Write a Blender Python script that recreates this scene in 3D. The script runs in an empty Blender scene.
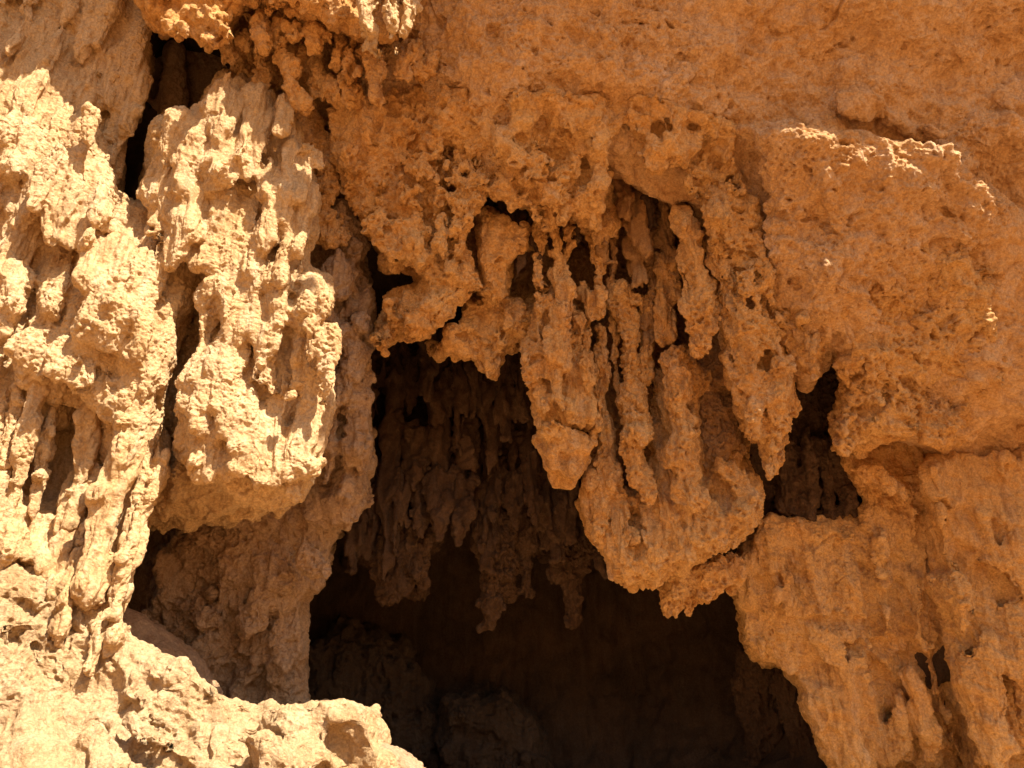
import bpy, math, random
import numpy as np
R = math.radians
sc = bpy.context.scene
# ------------------------------------------------------------ camera, sky, sun, exposure
F = 800.0                       # focal length in pixels of the 1024 px wide frame
PITCH = R(30)
CAM = np.array([0.0, 0.0, 1.6])
cd = bpy.data.cameras.new('camera'); cam = bpy.data.objects.new('camera', cd)
sc.collection.objects.link(cam); cam.location = CAM
cam.rotation_euler = (R(90) + PITCH, 0, 0)
cd.sensor_width = 36.0; cd.lens = 36.0 * F / 1024; cd.clip_end = 2000; cd.clip_start = 0.05
sc.camera = cam
SUN = np.array([0.42, -0.54, 0.73]); SUN /= np.linalg.norm(SUN)
elev = math.asin(SUN[2]); azim = math.atan2(SUN[0], SUN[1])      # clockwise from +Y
w = bpy.data.worlds.new('World'); sc.world = w; w.use_nodes = True
nt = w.node_tree; bg = nt.nodes['Background']
sky = nt.nodes.new('ShaderNodeTexSky'); sky.sky_type = 'NISHITA'; sky.sun_disc = False
sky.sun_elevation = elev; sky.sun_rotation = azim; sky.dust_density = 2.0
nt.links.new(sky.outputs[0], bg.inputs[0]); bg.inputs[1].default_value = 0.05
sl = bpy.data.lights.new('sun', 'SUN'); sl.energy = 5.0; sl.angle = R(0.5); sl.color = (1.0, 0.92, 0.77)
so = bpy.data.objects.new('sun', sl); sc.collection.objects.link(so)
from mathutils import Vector
so.rotation_euler = Vector(SUN).to_track_quat('Z', 'Y').to_euler(); so.location = (6, -6, 20)
sc.view_settings.view_transform = 'Standard'; sc.view_settings.look = 'None'
sc.view_settings.exposure = 1.36; sc.view_settings.gamma = 1
sc.cycles.max_bounces = 8; sc.cycles.diffuse_bounces = 6; sc.cycles.use_denoising = True
sc.cycles.caustics_reflective = False; sc.cycles.caustics_refractive = False
H = 0.030                       # voxel size of the rock meshes, metres

# ------------------------------------------------------------ coordinates
CP, SP = math.cos(PITCH), math.sin(PITCH)
M_CW = np.array([[1, 0, 0], [0, -SP, CP], [0, CP, SP]])       # columns: right, up, forward
OFF = 0.0                       # extra distance of the group of rocks being built
def cpt(u, v, D): return np.array([(u - 512) / F * D, (384 - v) / F * D, D])
def c2w(p): return p @ M_CW.T + CAM
def w2c(p): return (np.asarray(p) - CAM) @ M_CW
def uvD(p): return 512 + F * p[0] / p[2], 384 - F * p[1] / p[2], p[2]
DOWN = np.array([0, -CP, -SP])                                 # gravity in camera axes

# ------------------------------------------------------------ tiling noise volumes
rng = np.random.default_rng(7)
NV = 128
def perlin_vol(cells, rg):
    g = rg.normal(size=(cells, cells, cells, 3)).astype(np.float32)
    g /= np.linalg.norm(g, axis=-1, keepdims=True)
    x = np.arange(NV) / NV * cells
    i = np.floor(x).astype(int); f = (x - i).astype(np.float32)
    s = f * f * f * (f * (f * 6 - 15) + 10)
    out = np.zeros((NV, NV, NV), np.float32)
    for a in (0, 1):
        for b in (0, 1):
            for c in (0, 1):
                G = g[np.ix_((i + a) % cells, (i + b) % cells, (i + c) % cells)]
                d = (G[..., 0] * (f - a)[:, None, None] + G[..., 1] * (f - b)[None, :, None]
                     + G[..., 2] * (f - c)[None, None, :])
                wt = ((s if a else 1 - s)[:, None, None] * (s if b else 1 - s)[None, :, None]
                      * (s if c else 1 - s)[None, None, :])
                out += wt * d
    return out * 1.6
VN = {}
VN['p'] = perlin_vol(16, rng)
VN['f'] = VN['p'] * 0.6 + 0.35 * perlin_vol(32, rng) + 0.2 * perlin_vol(64, rng)
def worley_vol(cells, rg):
    pts = rg.random((cells, cells, cells, 3)).astype(np.float32)
    x = (np.arange(NV) + 0.5) / NV * cells
    i = np.floor(x).astype(int); f = (x - i).astype(np.float32)
    d1 = np.full((NV, NV, NV), 9, np.float32); d2 = d1.copy()
    for a in (-1, 0, 1):
        for b in (-1, 0, 1):
            for c in (-1, 0, 1):
                P = pts[np.ix_((i + a) % cells, (i + b) % cells, (i + c) % cells)]
                d = np.sqrt((P[..., 0] + a - f[:, None, None]) ** 2 + (P[..., 1] + b - f[None, :, None]) ** 2
                            + (P[..., 2] + c - f[None, None, :]) ** 2)
                d2 = np.minimum(d2, np.maximum(d, d1)); d1 = np.minimum(d1, d)
    return d1, d2 - d1
VN['w'], VN['e'] = worley_vol(16, rng)
VF = {k: np.ascontiguousarray(v).ravel() for k, v in VN.items()}
WV = np.ascontiguousarray(np.stack([VN['f'], np.roll(VN['f'], (37, 61, 19), (0, 1, 2)), np.roll(VN['f'], (90, 11, 53), (0, 1, 2))], -1)).reshape(-1, 3)
def warp(P, a, k):
    Q = P * np.float32(k * NV / 16.0) + np.float32(31.7)
    I = np.floor(Q).astype(np.int32); f = (Q - I).astype(np.float32); I0 = I & (NV - 1); I1 = (I + 1) & (NV - 1)
    out = 0
    for cx in (0, 1):
        ix = (I1 if cx else I0)[:, 0] * (NV * NV); wx = f[:, 0] if cx else 1 - f[:, 0]
        for cy in (0, 1):
            iy = (I1 if cy else I0)[:, 1] * NV + ix; wy = (f[:, 1] if cy else 1 - f[:, 1]) * wx
            for cz in (0, 1):
                out = out + WV[iy + (I1 if cz else I0)[:, 2]] * (wy * (f[:, 2] if cz else 1 - f[:, 2]))[:, None]
    return P + np.float32(a) * out
def _rot(seed):
    r = np.random.default_rng(seed); q, _ = np.linalg.qr(r.normal(size=(3, 3))); return q.astype(np.float32)
def samp(kind, P, scale, seed=0, rot=False):
    """trilinear sample of a tiling volume; P (N,3) metres, scale = cells per metre (scalar or 3)"""
    if rot: P = P @ _rot(seed + 11)
    Q = P * (np.asarray(scale, np.float32) * (NV / 16.0)) + np.float32(seed * 17.31 % NV)
    I = np.floor(Q).astype(np.int32); f = (Q - I).astype(np.float32)
    I0 = I & (NV - 1); I1 = (I + 1) & (NV - 1)
    v = VF[kind]
    x0, y0, z0 = I0[:, 0] * (NV * NV), I0[:, 1] * NV, I0[:, 2]
    x1, y1, z1 = I1[:, 0] * (NV * NV), I1[:, 1] * NV, I1[:, 2]
    fx, fy, fz = f[:, 0], f[:, 1], f[:, 2]
    a = v[x0 + y0 + z0] * (1 - fz) + v[x0 + y0 + z1] * fz
    b = v[x0 + y1 + z0] * (1 - fz) + v[x0 + y1 + z1] * fz
    c = v[x1 + y0 + z0] * (1 - fz) + v[x1 + y0 + z1] * fz
    d = v[x1 + y1 + z0] * (1 - fz) + v[x1 + y1 + z1] * fz
    return (a * (1 - fy) + b * fy) * (1 - fx) + (c * (1 - fy) + d * fy) * fx

# ------------------------------------------------------------ distance fields
U0, V0, PS = -260, -460, 2
PU = np.arange(U0, 1300, PS); PV = np.arange(V0, 1060, PS)
def poly_map(pts):
    p = np.array(pts, float)
    q = np.roll(p, -1, 0)                                      # one Chaikin cut rounds the corners
    p = np.stack([p * .8 + q * .2, p * .2 + q * .8], 1).reshape(-1, 2)
    X, Y = np.meshgrid(PU, PV, indexing='ij'); X = X.astype(np.float32); Y = Y.astype(np.float32)
    d = np.full(X.shape, 1e9, np.float32); ins = np.zeros(X.shape, bool)
    for k in range(len(p)):
        ax, ay = p[k]; bx, by = p[(k + 1) % len(p)]
        ex, ey = bx - ax, by - ay
        t = np.clip(((X - ax) * ex + (Y - ay) * ey) / (ex * ex + ey * ey + 1e-9), 0, 1)
        d = np.minimum(d, (X - ax - t * ex) ** 2 + (Y - ay - t * ey) ** 2)
        if ay != by:
            ins ^= ((ay > Y) != (by > Y)) & (X < (bx - ax) * (Y - ay) / (by - ay) + ax)
    return np.where(ins, -1, 1) * np.sqrt(d)
def smin(a, b, k):
    if k <= 0: return np.minimum(a, b)
    h = np.maximum(k - np.abs(a - b), 0) / k
    return np.minimum(a, b) - h * h * k * .25
def smax(a, b, k): return -smin(-a, -b, k)

class Slab:
    """a rock body with a traced outline, its own distance and a real thickness"""
    def __init__(s, pts, front, thick, rnd=.25):
        s.m = poly_map(pts); s.f = front; s.t = thick; s.r = rnd
        p = np.array(pts, float); s.box = (p[:, 0].min(), p[:, 1].min(), p[:, 0].max(), p[:, 1].max())
    def bounds(s):
        u0, v0, u1, v1 = s.box
        uu, vv = np.meshgrid(np.linspace(u0, u1, 12), np.linspace(v0, v1, 12))
        Df = s.f(uu, vv) * np.ones(uu.shape)
        c = [cpt(a, b, D).ravel() for a, b, D in zip(uu.ravel(), vv.ravel(), Df.ravel())]
        c += [cpt(a, b, D + s.t) for a, b, D in zip(uu.ravel(), vv.ravel(), Df.ravel())]
        c = np.array(c); return c.min(0) - .1, c.max(0) + .1
    def sd(s, P):
        D = np.maximum(P[:, 2], .5); u = 512 + F * P[:, 0] / D; v = 384 - F * P[:, 1] / D
        x = np.clip((u - U0) / PS, 0, len(PU) - 1.001); y = np.clip((v - V0) / PS, 0, len(PV) - 1.001)
        i = x.astype(np.int32); j = y.astype(np.int32); fx = (x - i).astype(np.float32); fy = (y - j).astype(np.float32)
        m = s.m; a = (m[i, j] * (1 - fx) + m[i + 1, j] * fx) * (1 - fy) + (m[i, j + 1] * (1 - fx) + m[i + 1, j + 1] * fx) * fy
        a = a * D / F
        fr = s.f(u, v)
        return np.maximum(smax(a, fr - D, s.r), D - fr - s.t).astype(np.float32)
class Tube:
    """a chain of round cones: pts are (u, v, D, radius in px)"""
    def __init__(s, pts, raw=None):
        if raw is not None: s.P, s.R = raw
        else:
            s.P = np.array([cpt(a, b, D + OFF) for a, b, D, r in pts]); s.R = np.array([r * (D + OFF) / F for a, b, D, r in pts])
        s.P = s.P.astype(np.float32); s.R = s.R.astype(np.float32)
    def bounds(s):
        m = s.R.max(); return s.P.min(0) - m, s.P.max(0) + m
    def sd(s, P):
        if len(s.P) == 1: return np.linalg.norm(P - s.P[0], axis=1) - s.R[0]
        out = None
        for k in range(len(s.P) - 1):
            a, b = s.P[k], s.P[k + 1]; e = b - a
            t = np.clip((P - a) @ e / (e @ e + 1e-9), 0, 1)
            d = np.linalg.norm(P - a - t[:, None] * e, axis=1) - (s.R[k] + (s.R[k + 1] - s.R[k]) * t)
            out = d if out is None else np.minimum(out, d)
        return out
class Ell:
    def __init__(s, u, v, D, rx, ry, rz=None):
        D = D + OFF; k = D / F; s.c = cpt(u, v, D).astype(np.float32); rz = rx if rz is None else rz
        s.r = np.array([rx * k, ry * k, rz * k], np.float32)
    def bounds(s): return s.c - s.r, s.c + s.r
    def sd(s, P):
        q = (P - s.c) / s.r; l = np.linalg.norm(q, axis=1)
        g = np.linalg.norm(q / s.r, axis=1) + 1e-6
        return (l * (l - 1) / g).astype(np.float32)
class BoxW:
    """box in world axes (lo, hi)"""
    def __init__(s, lo, hi, r=0): s.lo, s.hi, s.r = np.array(lo, float), np.array(hi, float), r
    def bounds(s):
        c = np.array([[(s.lo, s.hi)[i][0], (s.lo, s.hi)[j][1], (s.lo, s.hi)[k][2]] for i in (0, 1) for j in (0, 1) for k in (0, 1)])
        c = w2c(c); return c.min(0), c.max(0)
    def sd(s, P):
        W = P @ M_CW.T.astype(np.float32) + CAM.astype(np.float32)
        q = np.abs(W - (s.lo + s.hi) / 2) - (s.hi - s.lo) / 2 + s.r
        return (np.linalg.norm(np.maximum(q, 0), axis=1) + np.minimum(q.max(1), 0) - s.r).astype(np.float32)

# ------------------------------------------------------------ rock texture relief
def bedding(W, st, mul, sd):
    """layers seen edge on: noise stretched along a tilted bedding plane"""
    n = np.array(st.get('ax', (.30, -.25, .92)), np.float32); n /= np.linalg.norm(n)
    e = np.cross(n, (0, 1, 0)); e /= np.linalg.norm(e); g = np.cross(n, e)
    k = st['strata'][1] * mul
    return samp('f', W @ np.stack([e, g, n], 1).astype(np.float32), (k * .13, k * .13, k), sd + 31)
def relief(P, st):
    """metres to push the surface in (+) or out (-); P in camera axes, worked in world axes so flutes hang plumb"""
    W = (P @ M_CW.T.astype(np.float32)) + np.float32(3.7)
    o = np.zeros(len(P), np.float32); sd = st.get('seed', 0)
    if 'warp' in st:
        a, k = st['warp']
        W = W + a * np.stack([samp('p', W, k, sd + 1), samp('p', W, k, sd + 2), .5 * samp('p', W, k, sd + 3)], 1)
    if 'low' in st: a, k = st['low']; o += a * samp('p', W, k, sd + 4, True)
    if 'flute' in st:
        a, k = st['flute']; n = samp('p', W, (k, k, k * .13), sd + 5)
        o += a * (1.1 - 2.6 * np.abs(n))* .8
    if 'strata' in st: o += st['strata'][0] * bedding(W, st, 1, sd)
    if 'rib' in st:
        a, k = st['rib']; o += a * (samp('w', W, (k, k, k * .22), sd + 6) - .45) * 2
    if 'lump' in st:
        a, k = st['lump']; n = samp('w', W, (k, k, k * st.get('lz', 1)), sd + 7); o += a * (n * n * 2.2 - .6)
    return o

def fine(P, st):
    """the small relief, metres inward: pores, grains, drip ribs, sharp creases"""
    W = (P @ M_CW.T.astype(np.float32)) + np.float32(3.7)
    W = warp(W, .05, 4.0)
    o = np.zeros(len(P), np.float32); sd = st.get('seed', 0)
    if 'pop' in st:
        a, k = st['pop']; n = samp('w', W, k, sd + 8, True); o += a * (n * n * 2.2 - .6)
    if 'pit' in st:
        a, k, t = st['pit']; n = samp('w', W, (k, k, k * .7), sd + 9, True)
        msk = np.clip(samp('p', W, k * .22, sd + 10, True) * 2.2 + .55, 0, 1)
        o += a * np.clip((t - n) / t, 0, 1) ** .7 * msk
    if 'pit2' in st:
        a, k, t = st['pit2']; n = samp('w', W, k, sd + 19, True)
        msk = np.clip(samp('p', W, k * .15, sd + 20, True) * 2.4 + .45, 0, 1)
        o += a * np.clip((t - n) / t, 0, 1) ** .6 * msk
    if 'hole' in st:
        a, k, t = st['hole']; n = samp('f', W, (k, k, k * .6), sd + 23, True)
        o += a * np.clip((n - t) / .16, 0, 1)
    if 'grain' in st: a, k = st['grain']; o += a * samp('f', W, k, sd + 21, True)
    if 'crack' in st:
        a, k, t = st['crack']; n = samp('e', W, k, sd + 12, True); o += a * np.clip((t - n) / t, 0, 1)
    if 'fbm' in st: a, k = st['fbm']; o += a * samp('f', W, k, sd + 13, True)
    msk = np.clip(samp('p', W, .75, sd + 30, True) * 1.6 + .55, 0, 1)
    o *= .45 + .85 * msk
    if 'ridge' in st: a, k = st['ridge']; o += a * (np.abs(samp('f', W, (k, k, k * st.get('rz', .6)), sd + 14)) * -2.2 + .5) * (1.25 - .6 * msk)
    if 'hair' in st: a, k = st['hair']; o += a * samp('f', W, (k, k, k * .13), sd + 15) * (1.5 - .8 * msk)
    if 'strata' in st: o += st['strata'][2] * bedding(W, st, 3.2, sd)
    return o
def vnormals(V, Q):
    n = np.cross(V[Q[:, 2]] - V[Q[:, 0]], V[Q[:, 3]] - V[Q[:, 1]]); out = np.zeros_like(V)
    for j in range(4):
        for a in range(3): out[:, a] += np.bincount(Q[:, j], n[:, a], len(V))
    return out / (np.linalg.norm(out, axis=1, keepdims=True) + 1e-12)
def split(V, Q, m):
    """the chosen quads into four; the rest (turned away or far outside the view) stay as they are"""
    R_ = Q[~m]; Q = Q[m]; nv = len(V); e = np.stack([Q, np.roll(Q, -1, 1)], -1).reshape(-1, 2); e.sort(1)
    key = e[:, 0].astype(np.int64) * nv + e[:, 1]; uk, inv = np.unique(key, return_inverse=True)
    mid = (V[uk // nv] + V[uk % nv]) * .5; cen = V[Q].mean(1)
    inv = inv.reshape(-1, 4) + nv; c = np.arange(len(Q)) + nv + len(mid)
    q = np.concatenate([np.stack([Q[:, j], inv[:, j], c, inv[:, j - 1]], 1) for j in range(4)])
    return np.concatenate([V, mid, cen]), np.concatenate([q, R_])
def pick(V, Q, size):
    """quads in or near the view and not turned away, still larger than size px"""
    c = V[Q].mean(1); n = np.cross(V[Q[:, 2]] - V[Q[:, 0]], V[Q[:, 3]] - V[Q[:, 1]]); ar = np.linalg.norm(n, axis=1) + 1e-12
    d = np.linalg.norm(c, axis=1); u = F * c[:, 0] / c[:, 2]; v = F * c[:, 1] / c[:, 2]
    face = (n * c).sum(1) / (ar * d) < .35
    return face & (np.abs(u) < 600) & (np.abs(v) < 470) & (c[:, 2] > .5)

# ------------------------------------------------------------ sparse surface nets
B = 8
def build_mesh(ops, st, h, clip=None):
    wa, wk = st.get('dw', (.07, 2.6))
    lo = np.min([o[1].bounds()[0] for o in ops if o[0] == 'add'], 0) - .25
    hi = np.max([o[1].bounds()[1] for o in ops if o[0] == 'add'], 0) + .25
    if clip is not None: lo = np.maximum(lo, clip[0]); hi = np.minimum(hi, clip[1])
    bs = B * h; n = np.ceil((hi - lo) / bs).astype(int)
    g = np.stack(np.meshgrid(*[np.arange(k) for k in n], indexing='ij'), -1).reshape(-1, 3).astype(np.int32)
    cen = (lo + (g + .5) * bs).astype(np.float32)
    def evalf(P, cull, grouped):
        # P (N,3) flat; cull: block centres to select blocks, grouped = samples per block
        out = np.full(len(P), 5.0, np.float32)
        for kind, pr, k in ops:
            bl, bh = pr.bounds(); m = .35 + k + bs
            sel = np.all((cull > bl - m) & (cull < bh + m), 1)
            if not sel.any(): continue
            s2 = np.repeat(sel, grouped) if grouped > 1 else sel
            d = pr.sd(P[s2]).astype(np.float32)
            cur = out[s2]
            out[s2] = smin(cur, d, k) if kind == 'add' else smax(cur, -d, k)
        return out
    F0 = evalf(cen, cen, 1)
    keep = np.abs(F0) < bs * .87 * 1.25 + .16
    g = g[keep]; cen = cen[keep]
    c = np.arange(B + 1); C = np.stack(np.meshgrid(c, c, c, indexing='ij'), -1).reshape(-1, 3)
    ns = len(C); offs = (C * h).astype(np.float32)
    res_ids, res_pos, res_sg = [], [], []
    dims = (n * B + 2).astype(np.int64)
    cc = np.arange(B); K = np.stack(np.meshgrid(cc, cc, cc, indexing='ij'), -1).reshape(-1, 3)
    edges = []
    corners = [(a, b, d) for a in (0, 1) for b in (0, 1) for d in (0, 1)]
    for i, p in enumerate(corners):
        for j, q in enumerate(corners):
            if j > i and sum(abs(np.array(p) - q)) == 1: edges.append((i, j))
    CH = 700
    for s0 in range(0, len(g), CH):
        gg = g[s0:s0 + CH]; P = ((lo + gg * bs).astype(np.float32)[:, None, :] + offs[None]).reshape(-1, 3)
        f = evalf(warp(P, wa, wk) if wa else P, cen[s0:s0 + CH], ns)
        band = np.abs(f) < .17
        if st and band.any(): f[band] += relief(P[band], st)
        f = f.reshape(-1, B + 1, B + 1, B + 1)
        cf = np.stack([f[:, a:a + B, b:b + B, d:d + B] for a, b, d in corners], -1).reshape(-1, 8)
        neg = cf < 0; cnt = neg.sum(1); act = (cnt > 0) & (cnt < 8)
        if not act.any(): continue
        cf = cf[act]; neg = neg[act]
        cell = (gg[:, None, :].astype(np.int64) * B + K[None]).reshape(-1, 3)[act]
        pos = np.zeros((len(cf), 3), np.float32); wsum = np.zeros(len(cf), np.float32)
        for i, j in edges:
            x = neg[:, i] != neg[:, j]
            t = np.where(x, cf[:, i] / (cf[:, i] - cf[:, j] + 1e-12 * (1 - x)), 0).astype(np.float32)
            pi = np.array(corners[i], np.float32); pj = np.array(corners[j], np.float32)
            pos += x[:, None] * (pi + t[:, None] * (pj - pi)); wsum += x
        pos = (pos / wsum[:, None] + cell) * h + lo
        res_ids.append((cell[:, 0] * dims[1] + cell[:, 1]) * dims[2] + cell[:, 2]); res_pos.append(pos)
        sg = neg[:, 0].astype(np.int8)
        res_sg.append(np.stack([sg, neg[:, 4], neg[:, 2], neg[:, 1]], 1))   # origin, +x, +y, +z
    ids = np.concatenate(res_ids); pos = np.concatenate(res_pos); sg = np.concatenate(res_sg)
    o = np.argsort(ids); ids, pos, sg = ids[o], pos[o], sg[o]
    strides = (dims[1] * dims[2], dims[2], 1)
    def find(x):
        k = np.searchsorted(ids, x); k = np.minimum(k, len(ids) - 1)
        return k, ids[k] == x
    faces = []
    for a in range(3):
        b, c2 = (a + 1) % 3, (a + 2) % 3
        x = sg[:, 0] != sg[:, a + 1]; me = np.nonzero(x)[0]
        k1, o1 = find(ids[me] - strides[b]); k2, o2 = find(ids[me] - strides[b] - strides[c2]); k3, o3 = find(ids[me] - strides[c2])
        ok = o1 & o2 & o3
        q = np.stack([me, k1, k2, k3], 1)[ok]
        fl = sg[me[ok], 0] == 0
        q[fl] = q[fl][:, ::-1]
        faces.append(q)
    V = pos.astype(np.float64); Q = np.concatenate(faces)
    nsub = st.get('sub', 2)
    for _ in range(nsub):
        m = pick(V, Q, 1.0)
        if m.any(): V, Q = split(V, Q, m)
    if True:
        N = vnormals(V, Q); d = np.zeros(len(V))
        for s0 in range(0, len(V), 400000):
            sl_ = slice(s0, s0 + 400000); d[sl_] = fine(V[sl_].astype(np.float32), st)
        V = V - N * d[:, None]
    return c2w(V), Q

col = sc.collection
def link_mesh(name, V, Q, mat, parent=None, origin=None):
    """one mesh object; a top-level one gets its origin at the foot of the rock"""
    if origin is None:
        origin = np.array([V[:, 0].mean(), V[:, 1].mean(), V[:, 2].min()])
    me = bpy.data.meshes.new(name)
    me.vertices.add(len(V)); me.vertices.foreach_set('co', (V - origin).astype(np.float32).ravel())
    me.loops.add(len(Q) * 4); me.loops.foreach_set('vertex_index', Q.astype(np.int32).ravel())
    me.polygons.add(len(Q)); me.polygons.foreach_set('loop_start', np.arange(0, len(Q) * 4, 4, dtype=np.int32))
    me.polygons.foreach_set('use_smooth', np.ones(len(Q), bool))
    me.update(calc_edges=True); me.materials.append(mat)
    ob = bpy.data.objects.new(name, me); col.objects.link(ob)
    if parent is None: ob.location = origin
    else: ob.parent = parent
    return ob
def tag(o, label=None, cat=None, group=None, kind=None):
    for k, v in (('label', label), ('category', cat), ('group', group), ('kind', kind)):
        if v: o[k] = v
    return o
def rock(name, ops, st, mat, label=None, cat=None, group=None, kind=None, h=None, clip=None):
    V, Q = build_mesh(ops, st, h or H, clip)
    return tag(link_mesh(name, V, Q, mat), label, cat, group, kind)
def thing(name, origin_px, label, cat, group=None):
    e = bpy.data.objects.new(name, None); col.objects.link(e)
    e.location = c2w(cpt(origin_px[0], origin_px[1], origin_px[2] + OFF)); e.empty_display_size = .2
    return tag(e, label, cat, group)
def part(name, root, ops, st, mat, label=None, h=None):
    V, Q = build_mesh(ops, st, h or H)
    o = link_mesh(name, V, Q, mat, root, np.array(root.location))
    if label: o['label'] = label
    return o
def A(p, k=.05): return ('add', p, k)
def S(p, k=.05): return ('sub', p, k)

# ------------------------------------------------------------ materials
def rock_mat(name, c1, c2, c3, pale=.35, bump=.5, seed=0.0):
    m = bpy.data.materials.new(name); m.use_nodes = True; N = m.node_tree.nodes; L = m.node_tree.links
    b = N['Principled BSDF']; b.inputs['Roughness'].default_value = .93
    b.inputs['Specular IOR Level'].default_value = .15
    g = N.new('ShaderNodeNewGeometry'); mp = N.new('ShaderNodeVectorMath'); mp.operation = 'ADD'
    mp.inputs[1].default_value = (seed, seed * .7, seed * 1.3); L.new(g.outputs['Position'], mp.inputs[0])
    def noise(scale, det, rough=.6, vec=None, dist=0):
        n = N.new('ShaderNodeTexNoise'); n.inputs['Scale'].default_value = scale; n.inputs['Detail'].default_value = det
        n.inputs['Roughness'].default_value = rough; n.inputs['Distortion'].default_value = dist
        L.new(vec or mp.outputs[0], n.inputs['Vector']); return n.outputs['Fac']
    def ramp(fac, a, b_, ca, cb):
        r = N.new('ShaderNodeValToRGB'); r.color_ramp.elements[0].position = a; r.color_ramp.elements[1].position = b_
        r.color_ramp.elements[0].color = (*ca, 1); r.color_ramp.elements[1].color = (*cb, 1); L.new(fac, r.inputs[0]); return r.outputs[0]
    def mix(f, a, b_):
        x = N.new('ShaderNodeMix'); x.data_type = 'RGBA'
        if isinstance(f, (int, float)): x.inputs[0].default_value = f
        else: L.new(f, x.inputs[0])
        L.new(a, x.inputs[6]); L.new(b_, x.inputs[7]); return x.outputs[2]
    base = ramp(noise(.9, 6, .65, dist=.6), .35, .66, c1, c2)
    # runs of pale lime down the face
    st = N.new('ShaderNodeMapping'); st.inputs['Scale'].default_value = (5, 5, .9); L.new(mp.outputs[0], st.inputs['Vector'])
    f = ramp(noise(1.2, 7, .7, st.outputs[0]), .48, .72, (0, 0, 0), (1, 1, 1))
    rgb = N.new('ShaderNodeRGB'); rgb.outputs[0].default_value = (*c3, 1)
    sc_ = N.new('ShaderNodeMath'); sc_.operation = 'MULTIPLY'; sc_.inputs[1].default_value = pale; L.new(f, sc_.inputs[0])
    cA = mix(sc_.outputs[0], base, rgb.outputs[0])
    # dark weathering stains that run down the rock
    s1 = ramp(noise(1.0, 6, .65, st.outputs[0], 1.2), .34, .50, (.66, .58, .52), (1, 1, 1))
    xs = N.new('ShaderNodeMix'); xs.data_type = 'RGBA'; xs.blend_type = 'MULTIPLY'; xs.inputs[0].default_value = .7
    L.new(cA, xs.inputs[6]); L.new(s1, xs.inputs[7]); cA = xs.outputs[2]
    # fine grain of darker specks and rusty grains
    gr = ramp(noise(38, 5, .75), .30, .62, (.50, .42, .37), (1.10, 1.07, 1.04))
    x = N.new('ShaderNodeMix'); x.data_type = 'RGBA'; x.blend_type = 'MULTIPLY'; x.inputs[0].default_value = .8
    L.new(cA, x.inputs[6]); L.new(gr, x.inputs[7])
    L.new(x.outputs[2], b.inputs['Base Color'])
    # bump: grain, small pores, wrinkles
    v = N.new('ShaderNodeTexVoronoi'); v.inputs['Scale'].default_value = 30; L.new(mp.outputs[0], v.inputs['Vector'])
    vr = N.new('ShaderNodeMath'); vr.operation = 'SMOOTH_MIN'; vr.inputs[1].default_value = .45; vr.inputs[2].default_value = .1
    L.new(v.outputs['Distance'], vr.inputs[0])
    n1 = noise(24, 8, .72, dist=.8)
    ad = N.new('ShaderNodeMath'); ad.operation = 'MULTIPLY_ADD'; ad.inputs[1].default_value = .35
    L.new(vr.outputs[0], ad.inputs[0]); L.new(n1, ad.inputs[2])
    bp = N.new('ShaderNodeBump'); bp.inputs['Strength'].default_value = bump * 1.4; bp.inputs['Distance'].default_value = .05
    L.new(ad.outputs[0], bp.inputs['Height']); L.new(bp.outputs[0], b.inputs['Normal'])
    return m
M = {}
M['tufa'] = rock_mat('ochre_tufa', (.65, .35, .12), (.70, .435, .185), (.68, .50, .34), .45, .55, 1)
M['cliff'] = rock_mat('tan_cliff_rock', (.63, .37, .16), (.68, .44, .235), (.68, .51, .38), .6, .5, 5)
M['flow'] = rock_mat('cream_flowstone', (.60, .395, .19), (.68, .475, .26), (.70, .56, .39), .5, .5, 9)
M['ledge'] = rock_mat('cream_ledge_rock', (.50, .33, .165), (.60, .42, .235), (.64, .50, .34), .5, .6, 10)
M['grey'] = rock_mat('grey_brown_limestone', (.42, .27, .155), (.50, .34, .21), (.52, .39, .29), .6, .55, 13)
M['brown'] = rock_mat('shade_browned_tufa', (.36, .19, .075), (.44, .26, .12), (.46, .32, .2), .4, .55, 3)  # tufa darkened so gaps and hollows read as shaded
M['shelf'] = rock_mat('shade_dark_shelf_rock', (.055, .035, .022), (.08, .052, .033), (.10, .07, .045), .5, .6, 37)  # shelf colour painted down to stand in for the gloom of the cave
M['dark'] = rock_mat('shade_dark_cave_rock', (.085, .048, .028), (.125, .074, .045), (.15, .098, .062), .5, .5, 17)  # deep shadow inside the cave put into the rock colour

M['wall'] = rock_mat('shade_dark_chamber_rock', (.055, .035, .022), (.10, .06, .036), (.12, .08, .055), .5, .5, 19)  # chamber wall darkened in colour to imitate missing light
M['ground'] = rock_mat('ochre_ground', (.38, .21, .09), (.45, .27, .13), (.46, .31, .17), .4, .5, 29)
M['soil'] = rock_mat('bounce_cutting_floor', (.07, .045, .03), (.11, .07, .045), (.14, .10, .07), .4, .6, 23)  # dark only to weaken light bounced into the cave

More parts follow.
